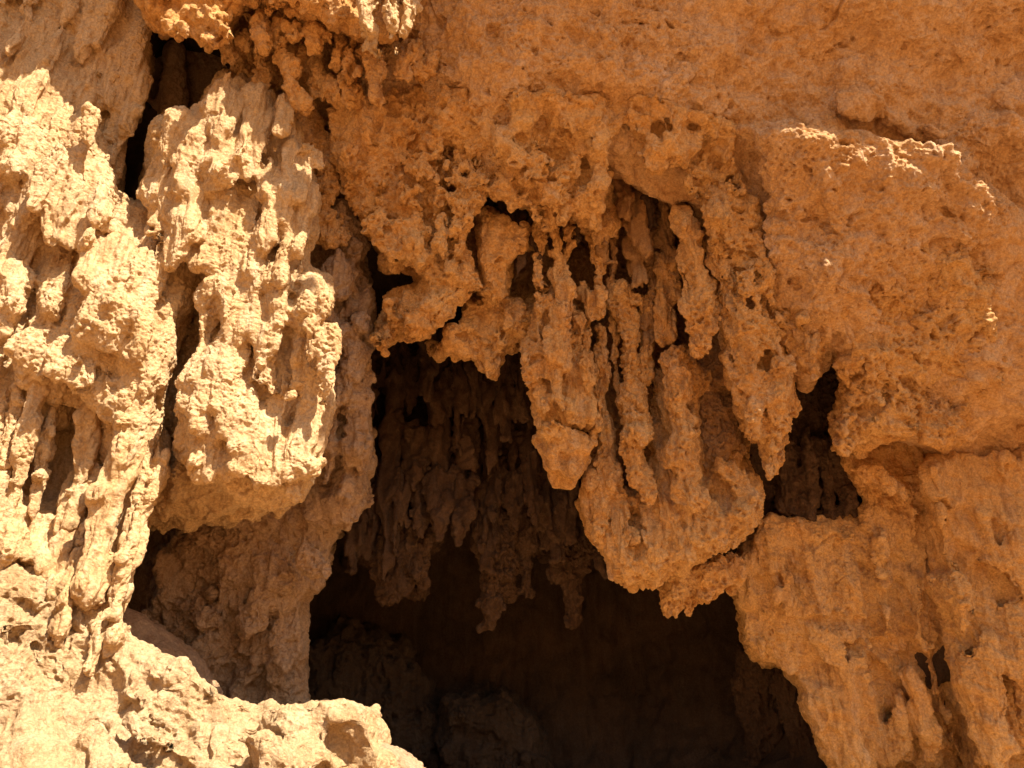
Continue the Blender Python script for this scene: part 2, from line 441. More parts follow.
# ------------------------------------------------------------ drip rods scattered over a face
def in_poly(pts, u, v):
    c = False; n = len(pts)
    for i in range(n):
        x1, y1 = pts[i]; x2, y2 = pts[(i + 1) % n]
        if (y1 > v) != (y2 > v) and u < (x2 - x1) * (v - y1) / (y2 - y1) + x1: c = not c
    return c
def rods(poly, front, n, rr, ll, seed, out=.6, knob=.5, tip=1.15, vmax=9999):
    """hanging drip columns: start on the face, hug it going down, end in a rounded tip that stands out"""
    rd = random.Random(seed); p = np.array(poly); lo, hi = p.min(0), p.max(0); res = []
    tries = 0
    while len(res) < n and tries < n * 30:
        tries += 1
        u, v = rd.uniform(lo[0], hi[0]), rd.uniform(lo[1], hi[1])
        if not in_poly(poly, u, v): continue
        r = rd.uniform(*rr) ** 1.0; L = rd.uniform(*ll) * (.5 + r / rr[1])
        D0 = float(front(u, v)); a = cpt(u, v, D0 + r * .5)
        pts = [a]; Rs = [r * .7]; k = 3
        for i in range(1, k + 1):
            q = a + DOWN * L * i / k; uu, vv, _ = uvD(q)
            if vv > vmax: break
            Df = float(front(uu, vv))
            q = cpt(uu + rd.uniform(-1.5, 1.5), vv, Df + r * (.4 - out * i / k * 1.2))
            pts.append(q); Rs.append(r * (.7 + (tip - .7) * i / k) * rd.uniform(.85, 1.12))
        res.append(Tube(None, raw=(np.array(pts), np.array(Rs))))
        if rd.random() < knob:
            j = rd.randrange(len(pts)); c = pts[j] + np.array([rd.uniform(-r, r), 0, -r * .5])
            res.append(Tube(None, raw=(np.array([c]), np.array([r * rd.uniform(.7, 1.1)]))))
    return res
def knobs(poly, front, n, rr, seed, out=.4):
    rd = random.Random(seed); p = np.array(poly); lo, hi = p.min(0), p.max(0); res = []
    while len(res) < n:
        u, v = rd.uniform(lo[0], hi[0]), rd.uniform(lo[1], hi[1])
        if not in_poly(poly, u, v): continue
        r = rd.uniform(*rr); c = cpt(u, v, float(front(u, v)) + r * (.5 - out))
        res.append(Tube(None, raw=(np.array([c]), np.array([r]))))
    return res
def groove(f, pts, k=.03, d=.0):
    """cut a hollow that follows a face: pts are (u, v, radius px)"""
    P = [cpt(u, v, float(f(u, v)) + d) for u, v, r in pts]
    return S(Tube(None, raw=(np.array(P), np.array([r * p[2] / F for (u, v, r), p in zip(pts, P)]))), k)
def lin(D0, u0, v0, gu, gv, bumps=()):
    D0 = D0 + OFF
    def f(u, v):
        d = D0 + (u - u0) * gu / 100 + (v - v0) * gv / 100
        for a, b, su, sv, m in bumps: d = d - m * np.exp(-((u - a) / su) ** 2 - ((v - b) / sv) ** 2)
        return d
    return f

exec_marker = 0
# ============================================================ THE LARGE STRUCTURE
# ground: one sheet out to the horizon
def ground():
    n = 160; t = np.linspace(-1, 1, n); g = np.sign(t) * (np.abs(t) ** 3.2) * 900
    X, Y = np.meshgrid(g, g, indexing='ij')
    P = np.stack([X.ravel(), Y.ravel(), np.zeros(n * n)], 1).astype(np.float32)
    dist = np.hypot(P[:, 0], P[:, 1] - 2)
    P[:, 2] = .22 * samp('p', P, .35, 3) * np.clip(dist / 4, .2, 1) + np.clip((dist - 30) / 200, 0, 1) * 3 * samp('p', P, .02, 5)
    i = np.arange(n * n).reshape(n, n)
    Q = np.stack([i[:-1, :-1], i[1:, :-1], i[1:, 1:], i[:-1, 1:]], -1).reshape(-1, 4)
    return tag(link_mesh('ground', P.astype(float), Q, M['ground'], None, np.zeros(3)), kind='structure')
ground()

ST_CLIFF = dict(seed=1, strata=(.13, 1.7, .035), warp=(.20, 1.2), low=(.20, .8), flute=(.035, 1.6), lump=(.06, 2.4), pop=(.014, 9), hole=(.05, 7, .36), pit2=(.03, 17, .34), fbm=(.055, 7), grain=(.018, 24), ridge=(.040, 3.0), rz=.8, crack=(.07, .9, .045), dw=(.12, 1.6))
ST_FRINGE = dict(seed=2, warp=(.08, 2.2), low=(.10, 1.6), rib=(.04, 5), lump=(.06, 4.2), pop=(.030, 8.5), pit=(.06, 9, .34), hole=(.08, 7, .26), pit2=(.04, 18, .40), fbm=(.035, 10), grain=(.014, 26), ridge=(.028, 6), dw=(.12, 2.6))
ST_STAL = dict(seed=3, warp=(.06, 2.0), low=(.05, 2.2), rib=(.055, 6), lump=(.03, 5), lz=.6, pop=(.012, 11), hole=(.05, 7, .30), pit2=(.038, 16, .42), fbm=(.034, 11), grain=(.014, 26), ridge=(.048, 6), rz=.25, hair=(.030, 13), dw=(.10, 2.8))
ST_FLOW = dict(seed=4, warp=(.08, 2.0), low=(.09, 1.5), rib=(.085, 4.2), lump=(.045, 3.8), lz=.45, hole=(.03, 6, .34), pit2=(.016, 19, .38), fbm=(.022, 11), grain=(.012, 26), ridge=(.034, 5), rz=.18, hair=(.038, 12), dw=(.06, 2.6))
ST_PILLAR = dict(seed=5, warp=(.10, 2.0), low=(.10, 1.6), rib=(.06, 4), lump=(.05, 4.5), lz=.7, pop=(.012, 9), pit=(.06, 7, .36), hole=(.07, 5, .28), pit2=(.045, 15, .42), fbm=(.045, 9), grain=(.014, 24), ridge=(.045, 4), rz=.5, hair=(.015, 8), dw=(.12, 2.2))
ST_SMOOTH = dict(seed=6, strata=(.03, 2.0, .012), warp=(.08, 1.0), low=(.07, 1.4), lump=(.02, 3), pit2=(.02, 13, .36), fbm=(.030, 8), grain=(.010, 24), ridge=(.022, 3), crack=(.03, 1.3, .05), dw=(.06, 2.0))
ST_PIER = dict(ST_SMOOTH, flute=(.075, 2.0), rib=(.03, 4), lump=(.04, 3.5), lz=.6, strata=(.06, 2.3, .035), pit2=(.028, 14, .34), fbm=(.040, 8), ridge=(.06, 3.2), rz=.22, hair=(.040, 8), dw=(.11, 2.0))

cliff_b = lin(8.85, 700, 150, -.02, .24, [(470, 100, 150, 90, .15), (640, 60, 120, 60, .10), (360, 60, 90, 120, .1)])
cliff_f = lambda u, v: cliff_b(u, v) + .8 * np.clip((520 - u) / 160, 0, 1.1)
cliff_poly = [(340, -190), (560, -230), (700, -330), (760, -450), (860, -450), (920, -330), (1290, -80), (1290, 520), (1040, 490), (955, 475), (880, 425), (848, 372), (826, 345), (816, 374), (806, 384), (795, 372),
              (775, 340), (745, 318), (716, 250), (700, 212), (650, 200), (612, 172), (600, 200), (592, 232), (578, 222), (560, 214),
              (545, 206), (530, 190), (515, 178), (498, 186), (480, 186), (458, 182), (440, 200), (420, 215), (400, 225), (372, 222), (350, 215),
              (338, 170), (330, 120), (350, 50), (390, -20)]
bulge_poly = [(758, 215), (748, 150), (742, 128), (768, 122), (800, 118), (830, 134), (880, 140), (930, 152), (975, 175), (1010, 196), (1100, 250), (1290, 330),
              (1290, 440), (1040, 425), (1004, 428), (972, 452), (880, 425), (845, 350), (826, 345), (816, 374), (806, 384), (794, 372), (786, 340), (776, 300), (766, 255)]
bulge_0 = lin(8.28, 850, 160, .02, .28, [(1250, 380, 130, 170, .5), (800, 230, 80, 70, .12)])
bulge_f = lambda u, v: bulge_0(u, v) + .42 * np.clip((830 - u) / 80, 0, 1) ** 1.5 * np.clip((v - 135) / 60, 0, 1)
ledge2_poly = [(700, 225), (740, 218), (765, 212), (775, 240), (780, 300), (790, 372), (770, 350), (735, 320), (715, 290)]
rock('cliff_wall', [A(Slab(cliff_poly, cliff_f, 2.3, .3)), A(Slab(bulge_poly, bulge_f, .8, .16), .2),
                    A(Slab([(90, -330), (250, -330), (250, -110), (120, -105)], lin(8.6, 200, -150, 0, 0), 1.5, .2), .1),
                    A(Slab([(590, 20), (660, 30), (740, 50), (760, 70), (690, 62), (640, 52), (600, 44)], lin(8.50, 660, 40, 0, .2), .4, .08), .12),
                    A(Slab([(838, 82), (862, 86), (890, 104), (930, 130), (970, 150), (1000, 175), (900, 140), (840, 110)], lin(8.56, 880, 110, 0, .2), .5, .06), .08),
                    *[S(Tube([(u, v, float(cliff_b(u, v)) - .02, r), (u + dx, v + dy, float(cliff_b(u + dx, v + dy)) - .02, r * .7)]), .03) for u, v, dx, dy, r in
                      ((625, 38, 30, 6, 4), (660, 54, 34, 3, 3.5), (720, 20, 36, 12, 3.5), (790, 28, 20, 10, 4), (874, 40, 18, 6, 5), (938, 22, 22, 8, 5), (940, 64, 18, 14, 5), (1000, 108, 40, 16, 8),
                       (985, 20, 30, 24, 9), (700, 80, 30, 6, 3), (545, 36, 22, -4, 4), (470, 20, 26, -6, 3.5), (455, 44, 18, -2, 4), (600, 96, 24, 8, 3.5))],
                    S(Ell(655, 178, 8.75, 48, 34, 45), .10),
                    S(Tube([(640, 150, 8.8, 7), (652, 170, 8.85, 9), (640, 182, 8.85, 9)]), .05), S(Tube([(610, 140, 8.75, 8), (616, 158, 8.8, 9)]), .05), S(Tube([(690, 170, 8.8, 8), (684, 190, 8.8, 10)]), .05),
                    S(Tube([(560, 160, 8.8, 6), (572, 172, 8.85, 7)]), .05), S(Tube([(668, 160, 8.75, 9), (690, 176, 8.8, 12), (700, 150, 8.75, 6)]), .06),
                    S(Tube([(695, 195, 8.8, 9), (715, 200, 8.8, 7)]), .04),
                    S(Tube([(742, 235, 8.28, 5), (738, 262, 8.3, 7)]), .04),
                    S(Tube([(877, 300, 8.65, 10), (890, 306, 8.7, 8)]), .06),
                    S(Tube([(840, 345, 8.8, 18), (850, 352, 8.8, 14)]), .08),
                    S(Tube([(1000, 40, 9.0, 14), (1060, 70, 9.0, 16)]), .15)],
     ST_CLIFF, M['cliff'], kind='structure')

# the chamber behind: thick rock round a hollow
cave_face = lin(9.9, 500, 400, 0, 0)
cave_poly = [(-250, -250), (1290, -250), (1290, 1040), (-250, 1040)]
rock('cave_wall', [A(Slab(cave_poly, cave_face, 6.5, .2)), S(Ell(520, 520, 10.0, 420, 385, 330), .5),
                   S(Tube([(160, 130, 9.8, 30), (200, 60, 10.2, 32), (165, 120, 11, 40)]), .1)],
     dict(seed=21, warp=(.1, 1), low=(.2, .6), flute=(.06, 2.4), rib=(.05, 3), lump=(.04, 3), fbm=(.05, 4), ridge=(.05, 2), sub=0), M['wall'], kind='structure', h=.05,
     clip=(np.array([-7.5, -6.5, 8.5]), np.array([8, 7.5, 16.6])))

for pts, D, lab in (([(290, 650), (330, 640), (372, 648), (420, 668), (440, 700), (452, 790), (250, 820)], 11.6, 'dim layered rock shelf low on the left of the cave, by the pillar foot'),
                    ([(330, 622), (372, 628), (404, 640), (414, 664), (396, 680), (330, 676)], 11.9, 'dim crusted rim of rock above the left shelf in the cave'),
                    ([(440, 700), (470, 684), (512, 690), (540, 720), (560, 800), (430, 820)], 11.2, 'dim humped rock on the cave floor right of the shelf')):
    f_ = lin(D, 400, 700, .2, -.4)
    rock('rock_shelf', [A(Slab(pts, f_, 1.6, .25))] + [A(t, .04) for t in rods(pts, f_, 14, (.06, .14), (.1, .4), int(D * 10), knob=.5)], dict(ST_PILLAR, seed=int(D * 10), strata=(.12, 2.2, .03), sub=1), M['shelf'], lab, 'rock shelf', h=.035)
# unseen cave floor, dark to cut bounce; bank added below frame to steer bounce
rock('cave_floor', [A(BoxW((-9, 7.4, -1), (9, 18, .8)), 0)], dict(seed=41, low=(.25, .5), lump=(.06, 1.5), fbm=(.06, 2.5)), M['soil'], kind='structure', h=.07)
rock('added_bounce_bank', [A(Slab([(280, 800), (420, 815), (560, 830), (700, 822), (860, 812), (1000, 800), (1290, 780), (1290, 1050), (250, 1050)], lin(7.2, 600, 850, 0, -.8), 1.6, .3))],
     dict(ST_SMOOTH, seed=42), M['flow'], kind='structure', h=.05)

# ============================================================ THE LEFT BUTTRESS
but_poly = [(-250, -250), (120, -250), (150, -60), (158, 20), (150, 62), (140, 100), (124, 155), (117, 200), (143, 207), (165, 180), (200, 230), (200, 280), (196, 310),
            (176, 350), (170, 400), (165, 461), (167, 476), (156, 496), (144, 522), (124, 568), (116, 607), (112, 652), (92, 640), (60, 606), (28, 572), (0, 556), (-250, 548)]
but_f = lin(8.05, 60, 330, .22, -.40, [(60, 190, 34, 62, .12), (20, 150, 40, 110, .15), (150, 250, 70, 45, .22), (110, 300, 60, 50, .25), (100, 340, 60, 30, .15),
                                      (56, 462, 44, 74, -.85), (40, 110, 40, 50, .15), (108, 130, 24, 60, -.15), (10, 480, 22, 70, .10)])
def but_s(u, v): return but_f(u, v)
root = thing('flowstone_buttress', (40, 620, 7.4), 'cream sunlit flowstone buttress with drip columns filling the left edge', 'flowstone')
core = [A(Slab(but_poly, but_f, 1.6, .22)),
        # overhanging shelf with rounded drip ends over the deep recess
        A(Tube([(36, 330, 8.05, 15), (40, 372, 7.68, 13)]), .05), A(Tube([(58, 330, 7.98, 14), (60, 376, 7.60, 12)]), .05),
        A(Tube([(74, 330, 7.95, 12), (75, 382, 7.58, 10)]), .05), A(Tube([(90, 326, 7.9, 14), (94, 378, 7.60, 11)]), .05),
        A(Tube([(104, 330, 7.9, 11), (108, 390, 7.70, 8)]), .05),
        A(Tube([(160, 330, 8.0, 13), (148, 372, 7.82, 14), (138, 392, 7.72, 8)]), .05)]
top_poly = [(-10, 60), (60, 70), (70, 110), (60, 170), (40, 230), (20, 330), (-10, 330)]
mid_poly = [(30, 240), (110, 215), (190, 215), (195, 270), (160, 330), (60, 340), (20, 320)]
low_poly = [(95, 380), (160, 360), (165, 440), (145, 500), (110, 560), (80, 570)]
core += [A(t, .03) for t in rods(top_poly, but_s, 46, (.07, .16), (.4, 1.1), 1, out=.8, knob=.2)]
core += [A(t, .03) for t in rods(mid_poly, but_s, 56, (.08, .18), (.3, .8), 2, out=1.0, knob=.25)]
core += [A(t, .02) for t in rods(low_poly, but_s, 16, (.04, .08), (.5, 1.2), 3, knob=.2)]
core += [A(t, .03) for t in rods([(-10, -60), (130, -60), (140, 60), (120, 110), (70, 60), (-10, 30)], but_s, 40, (.06, .13), (.5, 1.3), 4, knob=.1)]
part('body', root, core, ST_FLOW, M['flow'])
for ch in ([(42, 366, 7.90, 8), (30, 430, 7.66, 10), (16, 500, 7.42, 9), (4, 560, 7.2, 12)], [(54, 398, 8.0, 4), (49, 440, 7.82, 7), (38, 500, 7.62, 8), (28, 552, 7.4, 10)],
           [(98, 384, 7.95, 7), (86, 440, 7.86, 10), (74, 505, 7.66, 8), (70, 532, 7.6, 9)], [(146, 376, 7.86, 10), (128, 440, 7.62, 14), (108, 510, 7.36, 13), (88, 590, 7.05, 17)],
           [(164, 456, 7.8, 6), (153, 490, 7.65, 8), (136, 520, 7.5, 8), (116, 600, 7.2, 9)], [(132, 515, 7.42, 6), (122, 570, 7.2, 8), (110, 645, 6.95, 13)],
           [(8, 325, 8.05, 9), (-2, 400, 7.85, 9), (-18, 470, 7.55, 10), (-30, 560, 7.3, 11)], [(22, 352, 7.98, 7), (14, 410, 7.78, 8), (2, 470, 7.55, 8)]):
    rd = random.Random(int(ch[0][0])); ex = [A(Tube(ch), .03)]
    for q in ch[1:]: ex.append(A(Tube([(q[0] + rd.uniform(-.6, .6) * q[3], q[1] - rd.uniform(5, 25), q[2] - .4 * q[3] * q[2] / F, q[3] * rd.uniform(.6, .85))]), .03))
    part('drip_column', root, ex, dict(ST_FLOW, seed=int(ch[0][1]), rib=(.03, 6), dw=(.05, 2.4), low=(.03, 2)), M['flow'])
# the tilted slab standing in front at the top left
OFF = .45
part('slab', root, [A(Slab([(66, 112), (88, 106), (104, 130), (116, 200), (112, 228), (96, 248), (78, 256), (56, 250), (46, 236), (30, 208), (44, 170)],
                            lin(7.75, 70, 180, .35, -.40), .55, .12)),
                     A(Tube([(68, 116, 7.95, 7), (50, 170, 7.72, 8), (34, 208, 7.55, 8)]), .04), A(Tube([(88, 112, 7.9, 9), (98, 180, 7.75, 9), (104, 222, 7.6, 9)]), .04),
                     S(Tube([(58, 180, 7.55, 8), (62, 200, 7.5, 7)]), .05),
                     A(Tube([(56, 238, 7.55, 8)]), .05), A(Tube([(84, 244, 7.5, 12)]), .05)],
     ST_FLOW, M['flow'])
OFF = 0.0
part('drip_curtain', root, [A(t, .03) for t in rods([(100, 40), (150, 60), (136, 110), (118, 150), (104, 130)], lambda u, v: but_f(u, v) - .02, 18, (.06, .12), (.3, .7), 5, knob=.6)],
     ST_FLOW, M['flow'])

# ============================================================ THE SUNLIT LOBE right of the crevice
lobe_f = lin(7.95, 250, 400, .14, -.28, [(290, 300, 60, 60, .18), (225, 440, 45, 60, .15), (225, 255, 26, 60, -.2)])
lobe_poly = [(142, 206), (152, 132), (176, 112), (190, 118), (212, 90), (228, 70), (240, 82), (262, 88), (290, 112), (312, 160), (318, 220), (304, 262), (322, 275), (331, 298), (325, 330),
             (330, 370), (329, 420), (322, 448), (304, 482), (292, 502), (253, 504), (225, 490), (197, 476), (178, 450), (176, 418), (190, 385), (201, 350), (212, 300), (196, 262), (160, 240)]
root = thing('tufa_lobe', (250, 500, 7.8), 'bulging knobbly lobe of sunlit tufa hanging right of the narrow crevice', 'tufa lobe')
lo_ops = [A(Slab(lobe_poly, lobe_f, 1.3, .28)),
          A(Slab([(170, 455), (200, 470), (260, 480), (292, 490), (270, 512), (225, 524), (180, 522), (146, 520), (150, 500)], lin(8.35, 220, 500, .1, .2), 1.0, .3), .15)]
lo_ops += [A(t, .03) for t in rods([(215, 250), (310, 240), (325, 330), (322, 430), (290, 480), (225, 470), (190, 420), (195, 370)], lobe_f, 100, (.05, .12), (.25, .8), 6, out=1.0, knob=.4, vmax=492)]
lo_ops += [A(t, .03) for t in knobs([(235, 260), (322, 270), (325, 320), (240, 330)], lobe_f, 40, (.06, .11), 8, .6)]
lo_ops += [A(t, .03) for t in rods([(155, 200), (190, 125), (230, 90), (285, 110), (312, 160), (312, 240), (170, 240)], lobe_f, 90, (.06, .14), (.3, .9), 7, out=1.1, knob=.3)]
lo_ops += [A(Tube([(176, 118, 8.6, 9), (168, 160, 8.5, 9), (155, 205, 8.38, 9)]), .04), A(Tube([(192, 125, 8.6, 5), (178, 180, 8.45, 7), (168, 215, 8.35, 7)]), .03),
           A(Tube([(228, 78, 8.8, 8), (215, 110, 8.68, 10), (204, 150, 8.55, 9)]), .05),
           A(Tube([(320, 300, 7.95, 4), (306, 372, 7.75, 5), (300, 395, 7.68, 6)]), .02), A(Tube([(330, 330, 7.95, 5), (322, 400, 7.7, 6)]), .02)]
lo_ops += [A(Tube([(215, 290, 8.2, 9), (208, 315, 8.1, 8)]), .03), A(Tube([(238, 300, 8.1, 10), (236, 340, 7.95, 13)]), .04), A(Tube([(268, 325, 8.0, 5), (255, 360, 7.85, 6), (250, 380, 7.8, 5)]), .03)]
part('body', root, lo_ops, ST_FLOW, M['flow'])
cr = [A(t, .04) for t in rods([(330, 240), (350, 240), (356, 330), (334, 330)], lin(8.95, 340, 300, 0, -.3), 16, (.05, .09), (.2, .5), 9, knob=.7)]

# ============================================================ THE SHADED PILLAR
pil_poly = [(240, 60), (300, 100), (330, 120), (350, 190), (360, 240), (370, 300), (373, 345), (366, 372), (369, 420), (370, 498), (352, 526), (334, 540), (330, 566), (318, 582), (305, 605),
            (306, 640), (304, 668), (309, 714), (330, 780), (120, 780), (130, 700), (140, 640), (148, 610), (152, 579), (172, 530), (200, 470), (200, 300), (220, 120)]
pil_f = lin(9.42, 300, 400, .0, .0, [(250, 600, 70, 80, .10), (350, 290, 14, 140, .12), (345, 520, 22, 22, .22), (335, 330, 25, 30, .2)])
root = thing('rock_pillar', (240, 715, 9.0), 'grey brown pitted pillar in shade left of the cave mouth', 'pillar')
pl = [A(Slab(pil_poly, pil_f, 1.6, .30)), S(Tube([(345, 440, 9.05, 3), (344, 480, 9.0, 4)]), .03),
      A(Tube([(352, 380, 9.2, 9), (350, 430, 9.15, 10), (348, 490, 9.1, 10)]), .04), A(Tube([(332, 380, 9.2, 9), (330, 440, 9.15, 9), (328, 480, 9.1, 9)]), .04),
      A(Tube([(362, 400, 9.2, 6), (362, 470, 9.1, 7)]), .03),
      A(Tube([(312, 560, 9.1, 14), (322, 566, 9.0, 10)]), .06), S(Tube([(200, 560, 9.4, 10), (196, 575, 9.3, 8)]), .08)]
pl += [A(t, .04) for t in rods([(320, 330), (362, 320), (366, 370), (330, 385)], pil_f, 18, (.06, .12), (.15, .4), 10, knob=.7)]
pl += [A(t, .05) for t in rods([(160, 560), (300, 520), (300, 700), (170, 700)], pil_f, 30, (.08, .16), (.3, .9), 11, out=.35, knob=.2)]
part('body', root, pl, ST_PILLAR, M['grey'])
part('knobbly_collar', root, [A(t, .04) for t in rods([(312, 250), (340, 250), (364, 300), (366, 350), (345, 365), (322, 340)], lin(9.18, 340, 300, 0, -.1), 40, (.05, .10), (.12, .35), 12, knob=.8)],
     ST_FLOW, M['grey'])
rock('rock_wall', [A(Slab([(150, 240), (240, 240), (240, 480), (150, 490)], lin(8.75, 190, 360, .1, -.2), .9, .15))], dict(ST_STAL, seed=35, low=(.05, 2)), M['flow'],
     'fluted cream rock at the back of the slot between the buttress and the lobe', 'rock wall')
# recess wall between the buttress and the pillar
rock('rock_wall', [A(Slab([(60, 440), (200, 440), (215, 560), (200, 700), (60, 720)], lin(10.1, 150, 550, .2, 0), 1, .2)),
                   A(Slab([(-100, -200), (330, -200), (300, 300), (120, 460), (-100, 480)], lin(10.6, 150, 200, 0, -.1), 1, .2)),
                   A(Tube([(150, 110, 10.3, 9), (130, 160, 10.2, 10), (128, 205, 10.1, 9)]), .05), A(Tube([(176, 50, 10.4, 12), (172, 120, 10.3, 11), (160, 200, 10.2, 9)]), .08)],
     ST_SMOOTH, M['grey'], 'smooth dark rock closing the crevice and recess behind the buttress', 'rock wall', h=.04)

# ============================================================ THE LEDGE
led_poly = [(-250, 520), (-20, 540), (0, 542), (30, 552), (60, 586), (88, 616), (112, 634), (136, 640), (152, 645), (170, 653), (193, 668), (204, 680), (212, 688), (228, 703), (262, 714), (309, 713),
            (320, 706), (345, 710), (365, 712), (374, 720), (380, 738), (390, 750), (393, 766), (400, 1040), (-250, 1040)]
led_f = lin(6.62, 150, 680, .12, -.60, [(350, 740, 40, 40, .12), (20, 600, 60, 30, .1), (240, 700, 70, 20, .06)])
root = thing('rock_ledge', (150, 768, 6.0), 'sloping sunlit cream ledge across the bottom left corner', 'ledge')
part('body', root, [A(Slab(led_poly, led_f, 2.4, .22)), groove(led_f, [(340, 732, 12), (348, 752, 17), (364, 785, 18)], .05, .03),
                    A(Tube([(20, 640, 6.9, 8), (70, 690, 6.5, 10), (110, 760, 6.0, 10)]), .08), S(Tube([(10, 640, 6.95, 6), (24, 662, 6.75, 7), (40, 690, 6.5, 4)]), .06),
                    A(Tube([(100, 645, 6.9, 10), (112, 675, 6.7, 9), (150, 690, 6.6, 8), (172, 684, 6.7, 5)]), .05),
                    A(Tube([(60, 580, 7.2, 12), (100, 660, 6.85, 14), (150, 740, 6.3, 14)]), .10), A(Tube([(180, 670, 6.8, 8), (230, 730, 6.4, 10), (300, 770, 6.2, 12)]), .10),
                    *[groove(led_f, [(u, v, r * .6), (u + 16, v + 14, r), (u + 34, v + 30, r * .9), (u + 34 + l, v + 30 + l * .8, r * .5)], .05, .03) for u, v, r, l in ((4, 596, 9, 30), (-10, 630, 13, 40), (52, 640, 8, 40), (20, 676, 8, 50), (84, 668, 9, 30),
                        (62, 700, 9, 40), (118, 690, 8, 30), (150, 668, 7, 30), (186, 690, 8, 24), (232, 716, 7, 30), (130, 730, 9, 40), (4, 720, 9, 40), (90, 745, 9, 40), (200, 738, 8, 30), (270, 735, 7, 30), (170, 712, 6, 40))],
                    A(Tube([(378, 748, 6.25, 8)]), .05)],
     dict(ST_FLOW, seed=31, strata=(.16, 1.6, .045), ax=(.75, -.1, .65), warp=(.15, 1.0), low=(.16, 1.2), rib=(.02, 4), lump=(.03, 2.6), lz=1, hole=(.05, 3.5, .28), pit=(.03, 8, .34), pit2=(.035, 16, .42), hair=(.006, 12), ridge=(.06, 2.6), rz=.8, crack=(.05, 1.6, .07), fbm=(.035, 8), dw=(.16, 1.6)), M['ledge'])
root = thing('boulder', (180, 690, 7.9), 'smooth shaded boulder half hidden behind the sunlit ledge', 'boulder')
part('body', root, [A(Slab([(100, 600), (120, 604), (140, 614), (163, 628), (187, 649), (212, 680), (224, 700), (200, 740), (100, 740)], lin(8.0, 160, 660, .2, -.6), .8, .3))], ST_SMOOTH, M['grey'])
root = thing('boulder', (335, 715, 7.3), 'small rounded stone perched behind the ledge end at the cave mouth', 'boulder')
part('body', root, [A(Ell(333, 715, 7.3, 17, 12, 16))], ST_SMOOTH, M['flow'])
root = thing('boulder', (405, 765, 7.6), 'grey pointed stone in shade beyond the right end of the ledge', 'boulder')
part('body', root, [A(Slab([(375, 738), (388, 743), (403, 750), (426, 770), (440, 800), (360, 800)], lin(7.6, 400, 760, .2, -.6), .5, .15))], ST_SMOOTH, M['grey'])

OFF = 0.1
# ============================================================ THE TOP LEFT FRINGE
fr_poly = [(130, -120), (440, -120), (425, -30), (412, 10), (400, 30), (380, 40), (330, 20), (250, 6), (246, 14), (238, 18), (230, 40), (215, 50), (206, 44), (192, 32), (176, 36), (160, 30), (150, 14), (138, 0)]
fr_f = lin(8.45, 280, 0, .02, -.3)
root = thing('tufa_fringe', (280, 20, 8.5), 'orange popcorn crust overhanging the crevice along the top edge', 'tufa crust')
part('crust', root, [A(Slab(fr_poly, fr_f, 1.3, .2))] + [A(t, .03) for t in knobs([(140, -30), (236, -10), (226, 38), (196, 30), (160, 26)], fr_f, 40, (.05, .11), 13, .5)]
     + [A(t, .03) for t in knobs([(236, -20), (420, -30), (400, 20), (330, 16), (250, 4)], fr_f, 60, (.05, .11), 14, .5)], ST_FRINGE, M['tufa'])
rock('rock_wall', [A(Slab([(215, -60), (420, -80), (420, 120), (360, 200), (300, 180), (230, 90)], lin(9.5, 300, 50, 0, .1), .8, .2)), A(Tube([(296, 110, 9.4, 18), (320, 170, 9.3, 20), (330, 230, 9.2, 14)]), .1)],
     dict(ST_FRINGE, seed=33), M['tufa'], 'brown knobbly rock set back behind the hanging drips at the top', 'rock wall')
n_kn = 0
for (u, v0, v1, r, D) in [(264, 6, 50, 10, 8.8), (282, 0, 44, 9, 8.85), (297, 20, 40, 9, 8.7), (311, 8, 50, 8, 8.7), (246, 10, 60, 8, 9.0), (325, 10, 40, 9, 8.8), (340, 20, 70, 10, 8.85),
                          (352, 40, 80, 9, 8.75), (232, 30, 62, 9, 9.1)]:
    n_kn += 1
    part('knob', root, [A(Tube([(u, v0, D + .1, r * .6), (u - .5, (v0 + v1) / 2, D, r * .75), (u - 1, v1 - 6, D - .05, r)])), A(Tube([(u + r * .4, v1 - 11, D - .02, r * .8)]), .04), A(Tube([(u - r * .4, v1 - 16, D - .02, r * .8)]), .04)],
         dict(ST_FRINGE, seed=n_kn, low=(.02, 2)), M['tufa'])
def stal(chain, label, st=ST_STAL, mat='tufa', extra=(), nparts=None, seed=0, group=None, k=.04, h=None):
    u, v, D, r = chain[0]
    root = thing('stalactite', (u, v, D), label, 'stalactite', group)
    rd = random.Random(seed + int(u * 7 + v)); ops = [A(Tube(chain), k)]
    # side strands and lumps so it is not one plain cone
    for _ in range(4):
        i = rd.randrange(len(chain) - 1); a, b = chain[i], chain[i + 1]; t = rd.random(); t2 = min(1, t + .5)
        P = [a[j] + (b[j] - a[j]) * t for j in range(4)]; Q = [a[j] + (b[j] - a[j]) * t2 for j in range(4)]; s = rd.choice((-1, 1))
        rr = P[3] * rd.uniform(.35, .55)
        ops.append(A(Tube([(P[0] + s * P[3] * .75, P[1], P[2] - P[3] * .3 * P[2] / F, rr * .8), (Q[0] + s * Q[3] * .7, Q[1], Q[2] - Q[3] * .4 * Q[2] / F, rr)]), .02))
    part('shaft', root, ops, dict(st, seed=seed + 40), M[mat], h=h)
    for e in extra: part(e[0], root, [A(x) for x in e[1]], dict(st, seed=seed + 60), M[mat], h=h)
    return root
stal([(284, 20, 9.0, 8), (288, 60, 8.85, 9), (290, 80, 8.75, 12)], 'stubby orange stalactite with a swollen bulb tip over the lit lobe', extra=[('bulb', [Tube([(288, 86, 8.68, 13)]), Tube([(298, 96, 8.7, 9)]), Tube([(304, 104, 8.72, 7)])])], seed=1)
stal([(262, 30, 9.15, 9), (262, 70, 9.1, 8), (262, 96, 9.05, 7)], 'thin shaded stalactite between the crevice and the bulb tipped one', seed=2)
